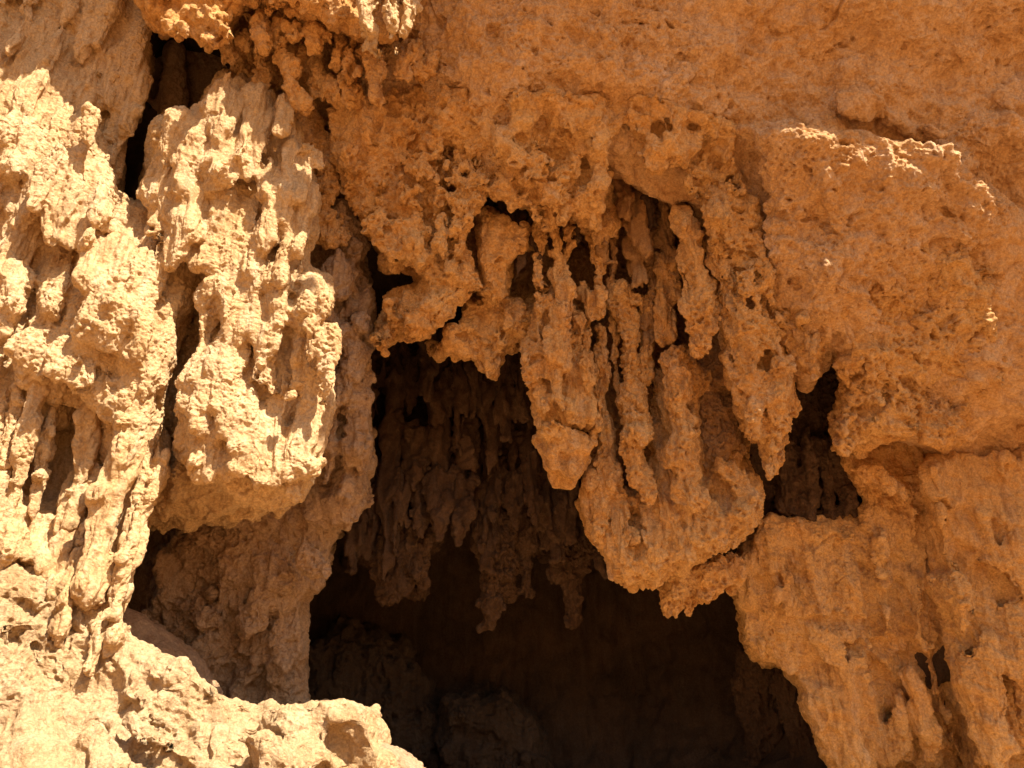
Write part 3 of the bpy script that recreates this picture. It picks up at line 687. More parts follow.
stal([(300, 50, 9.2, 14), (320, 80, 9.0, 12), (340, 100, 8.95, 14)], 'lumpy brown mass of stalactite above the shaded top of the pillar', extra=[('knob', [Tube([(324, 92, 8.9, 10)])]), ('knob', [Tube([(344, 84, 8.88, 9)])]), ('knob', [Tube([(352, 94, 8.88, 11)])])], seed=3)
stal([(366, -30, 8.2, 10), (372, 20, 8.1, 10), (372, 46, 8.05, 8), (376, 54, 8.03, 4)], 'stalactite with sunlit ribs hanging from the top edge', mat='flow', seed=4)
stal([(392, -30, 8.15, 8), (388, 20, 8.05, 7), (392, 44, 8.0, 6), (396, 52, 7.98, 3)], 'slim sunlit stalactite just right of the ribbed one at the top edge', mat='flow', seed=5)
stal([(412, -30, 8.2, 8), (408, 10, 8.1, 7), (404, 30, 8.06, 5)], 'short sunlit drip at the right end of the top fringe', mat='flow', seed=6)
stal([(366, 56, 8.8, 12), (374, 78, 8.65, 12), (377, 94, 8.58, 9), (377, 98, 8.57, 6)], 'blunt stalactite with a sunlit edge above the orange tufa', extra=[('knob', [Tube([(356, 76, 8.68, 8)])]), ('knob', [Tube([(358, 58, 8.75, 8)])])], seed=7)
stal([(416, 44, 8.9, 8), (408, 62, 8.75, 9), (404, 72, 8.7, 9)], 'rounded drip bulb with one bright edge right of the blunt stalactite', seed=8)
stal([(430, 40, 9.0, 8), (428, 64, 8.8, 9), (426, 74, 8.78, 8)], 'short rounded drip lying close against the cliff face', seed=9)

OFF = 0.2
# ============================================================ TUFA CLUSTER over the left of the cave mouth
root = thing('tufa_cluster', (420, 340, 8.9), 'orange pitted tufa mass stepping down over the left of the cave mouth', 'tufa')
cl_f = lin(8.72, 420, 200, -.02, -.12, [(400, 100, 30, 25, .10)])
part('upper_crust', root, [A(Slab([(326, 112), (350, 92), (380, 104), (402, 96), (430, 84), (470, 105), (520, 120), (560, 140), (560, 205), (545, 232), (530, 215), (510, 190), (500, 180), (480, 190), (470, 205),
                                   (452, 178), (445, 200), (462, 235), (470, 262), (484, 284), (476, 291), (460, 286), (446, 300), (436, 320), (424, 305), (416, 270), (402, 268), (391, 274),
                                   (381, 263), (378, 240), (360, 232), (345, 190), (335, 150)], lin(8.78, 420, 200, -.02, -.10), 1.1, .16))]
     + [S(Tube([(456, 186, 8.9, 8), (462, 208, 8.9, 9), (470, 236, 8.95, 7)]), .03), S(Tube([(520, 200, 8.9, 7), (540, 214, 8.9, 9)]), .03), S(Tube([(388, 276, 8.9, 7), (402, 276, 8.9, 7), (416, 282, 8.9, 5)]), .03)]
     + [A(t, .04) for t in knobs([(345, 120), (460, 130), (540, 150), (540, 200), (470, 190), (460, 270), (400, 260), (360, 220)], cl_f, 70, (.06, .14), 21, .25)]
     + [A(t, .03) for t in rods([(390, 150), (540, 150), (530, 200), (470, 180), (460, 270), (400, 255)], cl_f, 40, (.04, .09), (.1, .3), 22, knob=.6)], ST_FRINGE, M['tufa'])
part('lower_lump', root, [A(Slab([(386, 290), (402, 284), (420, 284), (432, 300), (435, 318), (432, 335), (412, 340), (398, 352), (386, 360), (374, 354), (370, 336), (382, 310)], lin(8.85, 400, 320, 0, -.1), .7, .16))]
     + [A(t, .03) for t in rods([(386, 292), (430, 295), (430, 325), (400, 335), (376, 345)], lin(8.85, 400, 320, 0, -.1), 22, (.04, .08), (.08, .25), 23, knob=.5)], ST_FRINGE, M['tufa'])
part('hanging_nub', root, [A(Tube([(462, 270, 8.9, 14), (454, 296, 8.85, 11), (449, 308, 8.82, 7)])), A(Tube([(436, 300, 8.85, 9), (437, 318, 8.8, 8)]))], ST_FRINGE, M['tufa'])
rock('rock_plate', [A(Slab([(478, 210), (492, 208), (506, 212), (516, 228), (530, 226), (531, 252), (514, 262), (510, 292), (502, 300), (486, 296), (484, 262), (476, 232)], lin(8.95, 500, 250, 0, -.1), .55, .07)),
                    A(Slab([(482, 255), (512, 252), (513, 280), (506, 300), (492, 303), (480, 292)], lin(9.0, 497, 280, 0, -.1), .4, .08), .04)],
     dict(ST_FRINGE, seed=9, rib=(.02, 4), lump=(.02, 4), pit=(.02, 9, .3), dw=(.08, 3)), M['tufa'], 'smooth orange plate of rock facing out between dark hollows', 'rock plate')
rock('tufa_wedge', [A(Slab([(464, 300), (490, 292), (516, 300), (540, 296), (545, 340), (528, 352), (504, 352), (502, 364), (492, 377), (482, 376), (474, 360), (458, 356), (440, 354), (433, 350), (440, 340), (456, 335), (468, 318)],
                         lin(9.15, 490, 330, 0, -.1), .7, .16))] + [A(t, .03) for t in knobs([(445, 345), (470, 320), (530, 320), (500, 350)], lin(9.15, 490, 330, 0, -.1), 24, (.04, .09), 24, .4)],
     ST_FRINGE, M['tufa'], 'brown wedge of tufa pointing down over the cave beside the boulder tipped stalactite', 'tufa')
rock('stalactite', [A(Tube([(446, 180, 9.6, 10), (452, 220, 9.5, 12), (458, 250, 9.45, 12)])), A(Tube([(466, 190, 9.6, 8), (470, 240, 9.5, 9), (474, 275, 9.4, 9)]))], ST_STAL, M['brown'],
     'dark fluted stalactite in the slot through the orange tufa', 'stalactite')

OFF = 0.45
root = thing('tufa_fringe', (600, 230, 8.6), 'ragged porous orange crust along the lip above the hanging stalactites', 'tufa crust')
lip_f = lambda u, v: cliff_b(u, v) + .8 * np.clip((520 - u) / 160, 0, 1.1) - .10
lip = [(430, 84), (480, 96), (520, 88), (600, 98), (650, 92), (700, 112), (740, 118), (748, 160), (738, 200), (726, 244), (714, 228), (702, 196), (690, 176), (672, 152), (655, 158), (645, 136), (628, 126), (612, 138), (602, 150),
       (608, 176), (602, 204), (594, 232), (584, 226), (574, 210), (562, 210), (548, 206), (535, 192), (520, 186), (505, 182), (480, 188), (462, 182), (440, 176)]
lr = random.Random(77)
part('crust', root, [A(Slab(lip, lip_f, .7, .12))] + [A(t, .03) for t in rods([(450, 120), (600, 120), (600, 150), (590, 205), (520, 180), (450, 170)], lip_f, 46, (.04, .09), (.15, .45), 78, out=.6, knob=.5, vmax=225)]
     + [A(t, .03) for t in rods([(640, 110), (740, 120), (735, 190), (700, 170), (650, 140)], lip_f, 30, (.04, .08), (.2, .5), 79, out=.5, knob=.3, vmax=235)]
     + [groove(lip_f, [(u, v, r), (u + lr.uniform(-4, 6), v + lr.uniform(8, 16), r * .7)], .02, .04) for u, v, r in ((470, 138, 4), (492, 150, 5), (520, 140, 4), (543, 128, 5), (560, 150, 6), (575, 128, 4), (590, 160, 5), (505, 120, 4), (610, 118, 5),
        (622, 104, 4), (655, 124, 5), (668, 118, 6), (690, 128, 6), (700, 152, 7), (716, 150, 6), (712, 190, 5), (728, 176, 5), (640, 104, 4), (534, 160, 5), (480, 120, 3), (455, 150, 4))], ST_FRINGE, M['tufa'])

# ============================================================ STALACTITE WITH THE WEDGED BOULDER
root = thing('stalactite', (556, 300, 8.7), 'thick fluted stalactite holding a flat faced boulder at its tip', 'stalactite')
part('shaft', root, [A(Slab([(526, 330), (528, 318), (540, 302), (556, 292), (572, 300), (584, 330), (592, 370), (594, 400), (588, 432), (566, 424), (542, 434), (536, 418), (531, 398), (527, 360)], lin(8.55, 560, 360, .0, -.22), .75, .24)),
                     A(Tube([(540, 310, 8.7, 10), (536, 360, 8.55, 9), (540, 410, 8.45, 7)]), .04), A(Tube([(560, 310, 8.6, 12), (558, 350, 8.45, 13), (556, 395, 8.4, 10)]), .05),
                     A(Tube([(578, 320, 8.65, 9), (584, 370, 8.5, 8), (588, 415, 8.45, 7)]), .04), A(Tube([(567, 402, 8.38, 10), (569, 408, 8.36, 9)]), .03),
                     S(Tube([(550, 420, 8.3, 4), (556, 412, 8.28, 5)]), .03), S(Tube([(558, 368, 8.28, 5)]), .03)], ST_STAL, M['tufa'])
part('strand', root, [A(Tube([(540, 225, 8.95, 7), (539, 250, 8.88, 6), (541, 280, 8.8, 6), (545, 300, 8.7, 7)])), A(Tube([(540, 286, 8.75, 9)]), .03)], dict(ST_STAL, seed=51), M['tufa'])
part('strand', root, [A(Tube([(552, 222, 8.95, 7), (557, 250, 8.85, 7), (560, 275, 8.78, 7), (564, 290, 8.68, 8)])), A(Tube([(566, 290, 8.62, 10)]), .03), A(Tube([(562, 304, 8.62, 9)]), .03)], dict(ST_STAL, seed=52), M['tufa'])
rock('boulder', [A(Slab([(541, 434), (555, 428), (566, 424), (578, 430), (588, 434), (585, 456), (578, 470), (574, 481), (563, 484), (552, 476), (546, 460), (540, 448)], lin(8.42, 565, 450, .06, -.10), .5, .05))],
     dict(seed=8, low=(.08, 2.2), warp=(.1, 2), lump=(.06, 2.6), fbm=(.045, 7), grain=(.014, 24), ridge=(.04, 4), hole=(.04, 7, .3), pit2=(.03, 14, .40), dw=(.16, 3.4)), M['tufa'], 'flat orange boulder gripped in the tip of the thick stalactite', 'boulder')

OFF = 0.45
# ============================================================ SMALLER STALACTITES in the hollow
stal([(600, 196, 9.3, 13), (603, 220, 9.15, 13), (600, 244, 9.05, 11), (600, 262, 9.0, 5), (603, 286, 8.98, 3)], 'carrot shaped stalactite with a thin spike tip beneath the tufa fringe', seed=11, k=.05)
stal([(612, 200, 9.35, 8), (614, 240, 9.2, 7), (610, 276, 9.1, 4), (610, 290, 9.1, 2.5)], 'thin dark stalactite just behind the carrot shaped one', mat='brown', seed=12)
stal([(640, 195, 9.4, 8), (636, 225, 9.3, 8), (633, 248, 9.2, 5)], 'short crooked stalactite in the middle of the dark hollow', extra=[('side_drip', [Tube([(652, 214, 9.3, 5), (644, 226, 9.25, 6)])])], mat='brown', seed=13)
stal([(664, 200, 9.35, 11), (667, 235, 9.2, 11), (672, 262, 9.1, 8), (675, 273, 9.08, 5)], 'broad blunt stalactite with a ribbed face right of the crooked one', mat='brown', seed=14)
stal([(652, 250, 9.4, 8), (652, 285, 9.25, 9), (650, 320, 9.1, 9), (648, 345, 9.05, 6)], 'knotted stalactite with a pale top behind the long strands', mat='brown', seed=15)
stal([(664, 262, 9.2, 9), (668, 300, 9.05, 11), (664, 335, 8.95, 10), (663, 345, 8.93, 6)], 'smooth round stalactite ending in a blunt tip above the hanging mass', seed=16)
stal([(676, 205, 8.75, 8), (688, 240, 8.6, 10), (698, 275, 8.5, 12), (706, 305, 8.42, 14), (702, 330, 8.4, 11), (700, 352, 8.4, 7), (700, 360, 8.4, 4)], 'long slanting stalactite widening to a ragged wedge tip', seed=17,
     extra=[('strand', [Tube([(686, 270, 8.55, 7), (688, 310, 8.45, 8), (694, 338, 8.42, 6)])])], k=.06)
stal([(566, 190, 9.1, 8), (568, 225, 9.0, 8), (569, 250, 8.95, 5)], 'short stalactite with a hooked tip hanging under the orange fringe', seed=18)
stal([(548, 205, 9.15, 6), (552, 235, 9.1, 6), (553, 252, 9.08, 4)], 'small stub of stalactite left of the hooked one', seed=19)
stal([(585, 190, 9.15, 8), (588, 215, 9.0, 8), (587, 228, 8.98, 6)], 'stubby drip hanging from the fringe right of the hooked one', seed=20)
stal([(580, 290, 9.0, 10), (594, 300, 8.85, 11), (597, 312, 8.8, 9)], 'rounded knob of stalactite poking out right of the thick one', seed=21)
stal([(586, 310, 8.95, 5), (588, 345, 8.8, 6), (590, 380, 8.7, 6), (594, 410, 8.65, 6), (594, 440, 8.62, 6)], 'narrow beaded stalactite hugging the right side of the thick one', seed=22)

OFF = 0.5
# big ragged drapery to the right of the hollow
root = thing('drapery', (750, 300, 8.4), 'broad ragged drapery of rock with two pointed tips right of the hollow', 'drapery')
dr_f = lin(8.30, 750, 340, .0, .08, [(770, 400, 25, 50, .08)])
part('body', root, [A(Slab([(698, 198), (722, 180), (748, 196), (764, 212), (772, 240), (770, 260), (778, 310), (784, 345), (788, 368), (796, 400), (794, 414), (787, 428), (780, 452), (777, 470), (771, 475), (764, 462), (760, 440), (754, 441), (744, 430),
                            (736, 410), (730, 388), (724, 365), (718, 340), (720, 300), (714, 250)], dr_f, .8, .22)),
                    A(Tube([(742, 240, 8.5, 12), (740, 300, 8.38, 14), (748, 360, 8.28, 13), (752, 410, 8.2, 10), (755, 436, 8.18, 5)]), .05),
                    A(Tube([(760, 300, 8.42, 9), (768, 350, 8.3, 11), (780, 400, 8.2, 12), (776, 430, 8.18, 9), (772, 470, 8.16, 4)]), .05),
                    A(Tube([(786, 405, 8.2, 8), (784, 424, 8.18, 7)]), .03)] + [A(t, .02) for t in rods([(706, 212), (755, 210), (772, 300), (776, 350), (735, 370), (722, 300)], dr_f, 22, (.06, .13), (.5, 1.3), 171, out=.7, knob=.15, vmax=440)]
                    + [groove(dr_f, [(u, v, 5), (u + 4, v + 26, 6), (u + 9, v + 60, 5)], .02) for u, v in ((724, 236), (744, 262), (756, 330), (738, 360), (764, 270))], dict(ST_STAL, seed=71), M['tufa'])
part('strand', root, [A(Tube([(716, 215, 8.45, 7), (722, 240, 8.4, 8), (728, 262, 8.35, 7), (732, 290, 8.35, 6)]))], dict(ST_STAL, seed=72), M['tufa'])
part('strand', root, [A(Tube([(706, 200, 8.6, 9), (714, 230, 8.5, 8), (722, 270, 8.42, 8), (726, 310, 8.4, 7)]))], dict(ST_STAL, seed=73), M['tufa'])
OFF = 0.4
# pointed curtain tip right of the drapery
root = thing('drapery', (808, 300, 8.5), 'short pitted curtain of tufa with one pointed tip beside the small cavity', 'drapery')
part('body', root, [A(Slab([(750, 250), (800, 240), (830, 270), (828, 300), (822, 330), (822, 346), (816, 366), (811, 384), (805, 376), (796, 370), (786, 350), (776, 330), (760, 300)], lin(8.45, 800, 310, 0, -.05), .7, .16)),
                    A(Tube([(800, 320, 8.4, 9), (806, 350, 8.32, 9), (809, 372, 8.3, 6)]), .04)], dict(ST_FRINGE, seed=74), M['tufa'])

OFF = 0.85
# ============================================================ THE BIG HANGING MASS
root = thing('hanging_mass', (680, 580, 8.0), 'huge orange stalactite mass with a broad ragged foot in the centre of the cave mouth', 'stalactite mass')
hm_f = lin(8.25, 680, 500, -.03, -.26, [(700, 530, 60, 40, .18), (690, 360, 20, 60, .22), (722, 410, 26, 36, -.22), (625, 560, 30, 30, .1), (640, 450, 14, 60, -.2)])
part('body', root, [A(Slab([(652, 402), (660, 364), (676, 346), (694, 352), (704, 368), (722, 372), (730, 390), (738, 420), (744, 440), (746, 470), (758, 482), (764, 500), (762, 515), (748, 530), (734, 544), (716, 550), (700, 558),
                            (684, 570), (672, 575), (660, 583), (645, 584), (624, 582), (612, 568), (602, 556), (592, 540), (585, 520), (585, 488), (592, 470), (606, 470), (640, 500), (648, 440)], hm_f, 1.0, .24)),
                    A(Tube([(676, 362, 8.45, 15), (676, 400, 8.25, 16), (682, 450, 8.15, 15), (690, 500, 8.05, 14)]), .06),
                    A(Tube([(726, 470, 8.2, 12), (748, 500, 8.1, 14)]), .06), groove(hm_f, [(634, 514, 8), (636, 532, 10), (638, 548, 7)], .03, .02), groove(hm_f, [(660, 400, 5), (658, 440, 5), (662, 480, 4)], .03), groove(hm_f, [(706, 400, 6), (708, 440, 5), (712, 470, 4)], .03),
                    groove(hm_f, [(706, 466, 6), (708, 474, 5)]), groove(hm_f, [(696, 530, 4)], .01, -.05), groove(hm_f, [(720, 494, 5), (726, 502, 4)], .02), groove(hm_f, [(684, 500, 4)], .02), groove(hm_f, [(672, 540, 4), (682, 548, 3)], .02), groove(hm_f, [(735, 450, 4), (740, 466, 4)], .02),
                    A(Tube([(742, 512, 8.02, 13)]), .04)], dict(ST_STAL, seed=81, pit=(.06, 9, .32)), M['tufa'])
part('strand', root, [A(Tube([(598, 330, 8.85, 6), (600, 360, 8.75, 7), (603, 400, 8.62, 8), (604, 450, 8.5, 11), (606, 500, 8.35, 13), (600, 530, 8.25, 12)])), A(Tube([(616, 470, 8.45, 7), (620, 510, 8.3, 8), (626, 545, 8.15, 10)]), .05)], dict(ST_STAL, seed=82), M['tufa'])
part('strand', root, [A(Tube([(622, 300, 8.75, 14), (628, 325, 8.65, 10), (632, 370, 8.55, 11), (636, 420, 8.4, 13), (637, 455, 8.3, 12), (640, 480, 8.22, 12), (645, 495, 8.15, 9)])),
                      A(Tube([(638, 438, 8.25, 14)]), .04)], dict(ST_STAL, seed=83), M['tufa'])
part('strand', root, [A(Tube([(612, 315, 8.85, 6), (614, 350, 8.75, 6), (620, 385, 8.65, 6), (626, 400, 8.6, 6)]))], dict(ST_STAL, seed=84), M['tufa'])
part('strand', root, [A(Tube([(642, 300, 8.8, 9), (644, 340, 8.7, 8), (642, 380, 8.55, 8)]))], dict(ST_STAL, seed=85), M['tufa'])
part('knob', root, [A(Tube([(622, 297, 8.72, 15)])), A(Tube([(632, 300, 8.68, 9)]), .03), A(Tube([(612, 303, 8.72, 8)]), .03)], dict(ST_FRINGE, seed=86, low=(.02, 2)), M['tufa'])
OFF = 0.5
# rock behind the strands
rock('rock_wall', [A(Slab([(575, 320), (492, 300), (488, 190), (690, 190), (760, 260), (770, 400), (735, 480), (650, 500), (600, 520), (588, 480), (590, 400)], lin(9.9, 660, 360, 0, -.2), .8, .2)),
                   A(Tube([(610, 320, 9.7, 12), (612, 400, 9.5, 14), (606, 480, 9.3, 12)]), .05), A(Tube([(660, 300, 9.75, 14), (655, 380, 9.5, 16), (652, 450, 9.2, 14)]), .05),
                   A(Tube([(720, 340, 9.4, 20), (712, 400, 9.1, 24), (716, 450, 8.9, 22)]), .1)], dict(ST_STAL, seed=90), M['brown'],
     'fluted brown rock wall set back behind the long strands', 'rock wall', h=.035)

OFF = 0.45
# ============================================================ RIGHT SIDE: lump, piers, stones
root = thing('tufa_lump', (880, 445, 8.6), 'pitted lump of tufa jutting over the small cavity on the right', 'tufa')
tl_f = lin(8.50, 890, 400, .03, .27, [(850, 425, 25, 25, .12)])
part('body', root, [A(Slab([(800, 262), (838, 228), (900, 232), (985, 262), (1020, 330), (1000, 400), (968, 424), (956, 440), (944, 454), (931, 446), (924, 432), (910, 437), (889, 436), (876, 442), (861, 453), (842, 453), (829, 441), (829, 421), (838, 408), (843, 388), (838, 364), (848, 350), (836, 330)],
                            tl_f, .9, .25))] + [A(t, .05) for t in knobs([(835, 410), (870, 390), (955, 400), (945, 440), (880, 430), (845, 445)], tl_f, 26, (.08, .16), 26, .25)]
     + [S(Tube([(900, 330, 8.5, 5), (904, 345, 8.5, 5)]), .05), S(Tube([(905, 420, 8.45, 7), (916, 424, 8.45, 6)]), .05)], dict(ST_FRINGE, seed=91, pit=(.08, 7, .34)), M['tufa'])
rock('rock_slab', [A(Slab([(842, 440), (900, 425), (965, 440), (975, 500), (900, 512), (862, 500), (850, 478), (838, 460)], lin(9.35, 900, 460, .0, -.3), .7, .2)),
                   A(Tube([(850, 470, 9.2, 6), (880, 480, 9.15, 8), (905, 500, 9.1, 7)]), .04), A(Tube([(880, 448, 9.25, 6), (920, 462, 9.15, 8), (945, 480, 9.1, 8)]), .04)], dict(ST_PIER, seed=15), M['tufa'],
     'slanting shaded slabs of rock wedged under the pitted lump', 'rock slab')
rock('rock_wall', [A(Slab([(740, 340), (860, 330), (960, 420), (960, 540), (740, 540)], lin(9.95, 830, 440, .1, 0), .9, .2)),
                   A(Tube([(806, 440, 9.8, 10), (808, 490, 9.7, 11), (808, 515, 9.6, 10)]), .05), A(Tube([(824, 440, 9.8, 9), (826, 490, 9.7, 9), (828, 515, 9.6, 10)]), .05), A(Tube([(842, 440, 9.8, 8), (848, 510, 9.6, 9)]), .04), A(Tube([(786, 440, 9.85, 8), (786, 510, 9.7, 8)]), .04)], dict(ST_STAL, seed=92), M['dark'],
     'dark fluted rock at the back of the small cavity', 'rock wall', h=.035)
OFF = 0.85
root = thing('rock_pier', (860, 768, 9.0), 'brown hollowed pier with a horizontal crack right of the cave mouth', 'rock pier')
p1_f = lin(8.95, 850, 600, -.02, .0, [(760, 600, 30, 60, .10), (900, 560, 60, 50, .12), (850, 700, 50, 60, .12)])
part('body', root, [A(Slab([(758, 512), (790, 512), (845, 506), (866, 496), (880, 480), (910, 462), (940, 455), (1000, 480), (1060, 560), (1100, 760), (1100, 900), (860, 900), (834, 770), (822, 716), (806, 712), (797, 688), (783, 665), (757, 668), (741, 653),
                            (735, 604), (731, 560), (735, 545)], p1_f, 1.2, .26)),
                    A(Tube([(785, 560, 8.95, 9), (786, 590, 8.88, 10), (790, 620, 8.85, 9)]), .06), A(Tube([(765, 600, 8.9, 12), (766, 650, 8.8, 12)]), .08),
                    A(Tube([(880, 540, 8.85, 14), (885, 570, 8.75, 13), (878, 575, 8.72, 10)]), .06), A(Tube([(910, 560, 8.85, 10), (920, 620, 8.75, 12), (926, 650, 8.7, 10)]), .06),
                    A(Tube([(905, 670, 8.85, 12), (920, 700, 8.75, 13), (936, 750, 8.7, 13)]), .07), A(Tube([(826, 700, 8.85, 20), (850, 760, 8.75, 22)]), .08),
                    *[A(t, .05) for t in rods([(775, 530), (900, 500), (925, 600), (945, 700), (880, 700), (825, 620), (780, 580)], p1_f, 20, (.09, .18), (.9, 1.9), 193, out=.2, knob=.1)],
                    groove(p1_f, [(766, 584, 4), (770, 600, 5)], .03), groove(p1_f, [(848, 542, 4), (862, 565, 6), (872, 584, 4)]), groove(p1_f, [(896, 560, 5), (900, 580, 7), (905, 604, 5)], .04, .0),
                    groove(p1_f, [(796, 684, 4), (808, 674, 4.5), (822, 666, 4), (842, 650, 5), (862, 646, 4), (884, 648, 5), (904, 646, 4), (920, 642, 5)], .01), groove(p1_f, [(842, 650, 4), (843, 668, 4)], .01),
                    groove(p1_f, [(860, 716, 4), (864, 732, 6), (868, 750, 5)]), groove(p1_f, [(868, 590, 5), (872, 640, 5), (884, 720, 4)], .02, -.02), groove(p1_f, [(900, 600, 4), (912, 640, 4), (930, 700, 5), (950, 770, 5)], .03),
                    groove(p1_f, [(838, 680, 5), (848, 760, 5)], .02, -.02), groove(p1_f, [(884, 670, 4), (900, 740, 5), (906, 780, 5)], .02),
                    groove(p1_f, [(740, 618, 3), (770, 626, 4), (800, 620, 3), (830, 626, 4), (860, 620, 3)], .02, -.03), groove(p1_f, [(922, 500, 6), (934, 590, 7), (950, 690, 7), (972, 790, 7)], .03)],
     dict(ST_PIER, seed=93), M['tufa'])
OFF = 1.0
root = thing('rock_pier', (980, 768, 8.4), 'massive slanting orange pillar of rock at the lower right edge', 'rock pier')
p2_f = lin(8.35, 980, 600, .0, .0, [(1000, 560, 40, 60, .10)])
part('body', root, [A(Slab([(916, 472), (930, 460), (955, 455), (985, 452), (1040, 436), (1290, 430), (1290, 900), (990, 900), (968, 760), (952, 690), (940, 640), (930, 590), (924, 530)], p2_f, 1.1, .28)),
                    A(Tube([(938, 478, 8.44, 13), (952, 560, 8.30, 17), (964, 620, 8.28, 19), (990, 740, 8.25, 23)]), .06), A(Tube([(976, 480, 8.42, 10), (990, 560, 8.32, 12), (998, 600, 8.32, 9)]), .05),
                    A(Tube([(1004, 520, 8.36, 13), (1014, 600, 8.28, 16), (1030, 720, 8.22, 18)]), .06), A(Tube([(930, 583, 8.4, 5), (950, 578, 8.34, 5), (968, 566, 8.3, 5), (990, 560, 8.28, 5)]), .05),
                    groove(p2_f, [(990, 500, 4), (1000, 560, 5), (1006, 640, 4)], .02), groove(p2_f, [(968, 620, 4), (980, 700, 5), (1000, 780, 5)], .02), groove(p2_f, [(940, 500, 3), (958, 560, 4)], .02), groove(p2_f, [(1000, 640, 4), (1018, 640, 3), (1030, 646, 3)], .01), groove(p2_f, [(950, 640, 3), (975, 634, 4), (1000, 640, 3)], .01)],
     dict(ST_PIER, seed=94), M['tufa'])
OFF = 0.6
rock('rock_wall', [A(Slab([(880, 480), (1020, 480), (1060, 900), (870, 900), (860, 700)], lin(9.45, 940, 650, 0, 0), .8, .2))], dict(ST_PIER, seed=55), M['tufa'],
     'orange rock filling the joint between the hollowed pier and the slanting pillar', 'rock wall')
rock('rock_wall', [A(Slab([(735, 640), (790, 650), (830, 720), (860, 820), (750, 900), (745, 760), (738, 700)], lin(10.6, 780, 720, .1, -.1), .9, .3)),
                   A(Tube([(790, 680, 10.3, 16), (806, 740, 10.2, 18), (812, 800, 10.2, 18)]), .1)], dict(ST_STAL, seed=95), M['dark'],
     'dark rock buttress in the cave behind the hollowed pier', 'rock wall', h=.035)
rock('boulder', [A(Slab([(692, 574), (706, 562), (726, 556), (733, 564), (731, 580), (722, 596), (706, 602), (696, 598), (690, 588)], lin(8.75, 712, 580, .05, -.1), .5, .05))],
     dict(seed=14, low=(.08, 2.2), warp=(.1, 2), lump=(.06, 2.6), fbm=(.045, 7), grain=(.014, 24), ridge=(.04, 4), hole=(.04, 7, .3), pit2=(.03, 14, .40), dw=(.16, 3.4)), M['tufa'], 'smooth orange stone wedged under the right foot of the hanging mass', 'boulder')
rock('stalactite', [A(Tube([(676, 560, 8.95, 18), (674, 592, 8.9, 14), (672, 610, 8.9, 8)])), A(Tube([(698, 580, 9.0, 20), (690, 606, 8.95, 9)]), .1), A(Tube([(730, 575, 9.1, 16), (733, 590, 9.1, 8)]), .1)], dict(ST_STAL, seed=96), M['tufa'],
     'stubby brown stalactite peeping out below the hanging mass', 'stalactite')

OFF = 0.3
# ============================================================ INSIDE THE CAVE
GI = 'dark stalactites hanging in rows inside the cave'
protos = []
for k in range(5):
    rd = random.Random(100 + k); L = [1.0, 1.3, .8, 1.6, 1.1][k]; r = [.16, .2, .2, .24, .13][k]
    ops = []
    for j in range(4 + k % 3):
        a = rd.uniform(0, 6.28); x, y = math.cos(a) * r * .6, math.sin(a) * r * .6; l = L * rd.uniform(.5, 1)
        top = w2c(CAM + np.array([x, 12 + y, 0])); P = [top - DOWN * .25]
        for i in range(4): P.append(top + DOWN * l * (i + 1) / 4 + np.array([rd.uniform(-.02, .02), 0, 0]))
        ops.append(A(Tube(None, raw=(np.array(P), r * np.array([.7, .6, .62, .5, .36]) * rd.uniform(.7, 1.1))), .04))
    V, Q = build_mesh(ops, dict(ST_STAL, seed=200 + k, sub=1), .035)
    V = V - (CAM + np.array([0, 12, 0]))
    protos.append((V, Q))
proto_ob = {}
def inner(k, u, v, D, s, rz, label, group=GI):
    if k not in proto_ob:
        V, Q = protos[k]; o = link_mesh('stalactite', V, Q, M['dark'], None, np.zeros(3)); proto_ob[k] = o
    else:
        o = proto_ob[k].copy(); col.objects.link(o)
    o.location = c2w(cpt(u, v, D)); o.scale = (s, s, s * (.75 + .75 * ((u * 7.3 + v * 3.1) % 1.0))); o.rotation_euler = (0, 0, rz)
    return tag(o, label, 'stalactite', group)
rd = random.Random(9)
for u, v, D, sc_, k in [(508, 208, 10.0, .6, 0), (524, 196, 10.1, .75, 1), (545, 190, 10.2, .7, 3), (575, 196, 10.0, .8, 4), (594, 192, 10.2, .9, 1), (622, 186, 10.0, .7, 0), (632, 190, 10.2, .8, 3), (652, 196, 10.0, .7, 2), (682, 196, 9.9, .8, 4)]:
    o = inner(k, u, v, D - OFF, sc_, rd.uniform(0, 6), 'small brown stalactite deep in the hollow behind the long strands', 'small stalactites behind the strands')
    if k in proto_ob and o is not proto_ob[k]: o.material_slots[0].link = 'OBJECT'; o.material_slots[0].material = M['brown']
rd = random.Random(5)
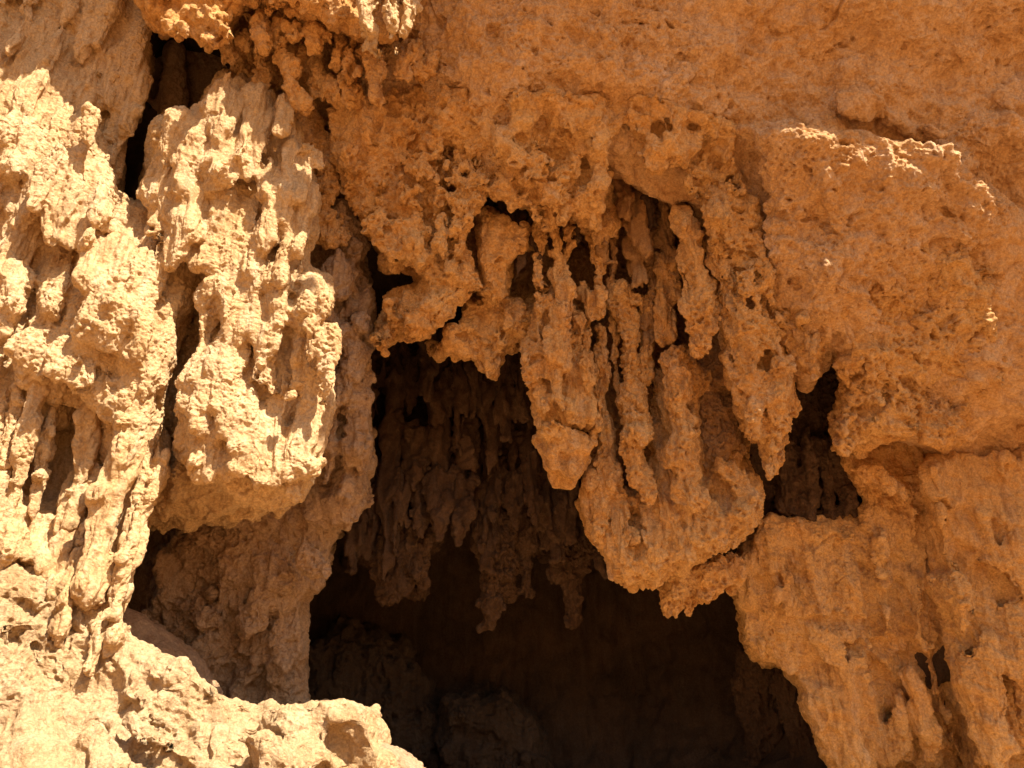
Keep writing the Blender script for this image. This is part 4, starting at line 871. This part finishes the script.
rows = [(('dark stalactite in the high row'), [(u, 352 + rd.uniform(-10, 20), 11.4 + rd.uniform(-.3, .3)) for u in range(378, 528, 17)], (.8, 1.2)),
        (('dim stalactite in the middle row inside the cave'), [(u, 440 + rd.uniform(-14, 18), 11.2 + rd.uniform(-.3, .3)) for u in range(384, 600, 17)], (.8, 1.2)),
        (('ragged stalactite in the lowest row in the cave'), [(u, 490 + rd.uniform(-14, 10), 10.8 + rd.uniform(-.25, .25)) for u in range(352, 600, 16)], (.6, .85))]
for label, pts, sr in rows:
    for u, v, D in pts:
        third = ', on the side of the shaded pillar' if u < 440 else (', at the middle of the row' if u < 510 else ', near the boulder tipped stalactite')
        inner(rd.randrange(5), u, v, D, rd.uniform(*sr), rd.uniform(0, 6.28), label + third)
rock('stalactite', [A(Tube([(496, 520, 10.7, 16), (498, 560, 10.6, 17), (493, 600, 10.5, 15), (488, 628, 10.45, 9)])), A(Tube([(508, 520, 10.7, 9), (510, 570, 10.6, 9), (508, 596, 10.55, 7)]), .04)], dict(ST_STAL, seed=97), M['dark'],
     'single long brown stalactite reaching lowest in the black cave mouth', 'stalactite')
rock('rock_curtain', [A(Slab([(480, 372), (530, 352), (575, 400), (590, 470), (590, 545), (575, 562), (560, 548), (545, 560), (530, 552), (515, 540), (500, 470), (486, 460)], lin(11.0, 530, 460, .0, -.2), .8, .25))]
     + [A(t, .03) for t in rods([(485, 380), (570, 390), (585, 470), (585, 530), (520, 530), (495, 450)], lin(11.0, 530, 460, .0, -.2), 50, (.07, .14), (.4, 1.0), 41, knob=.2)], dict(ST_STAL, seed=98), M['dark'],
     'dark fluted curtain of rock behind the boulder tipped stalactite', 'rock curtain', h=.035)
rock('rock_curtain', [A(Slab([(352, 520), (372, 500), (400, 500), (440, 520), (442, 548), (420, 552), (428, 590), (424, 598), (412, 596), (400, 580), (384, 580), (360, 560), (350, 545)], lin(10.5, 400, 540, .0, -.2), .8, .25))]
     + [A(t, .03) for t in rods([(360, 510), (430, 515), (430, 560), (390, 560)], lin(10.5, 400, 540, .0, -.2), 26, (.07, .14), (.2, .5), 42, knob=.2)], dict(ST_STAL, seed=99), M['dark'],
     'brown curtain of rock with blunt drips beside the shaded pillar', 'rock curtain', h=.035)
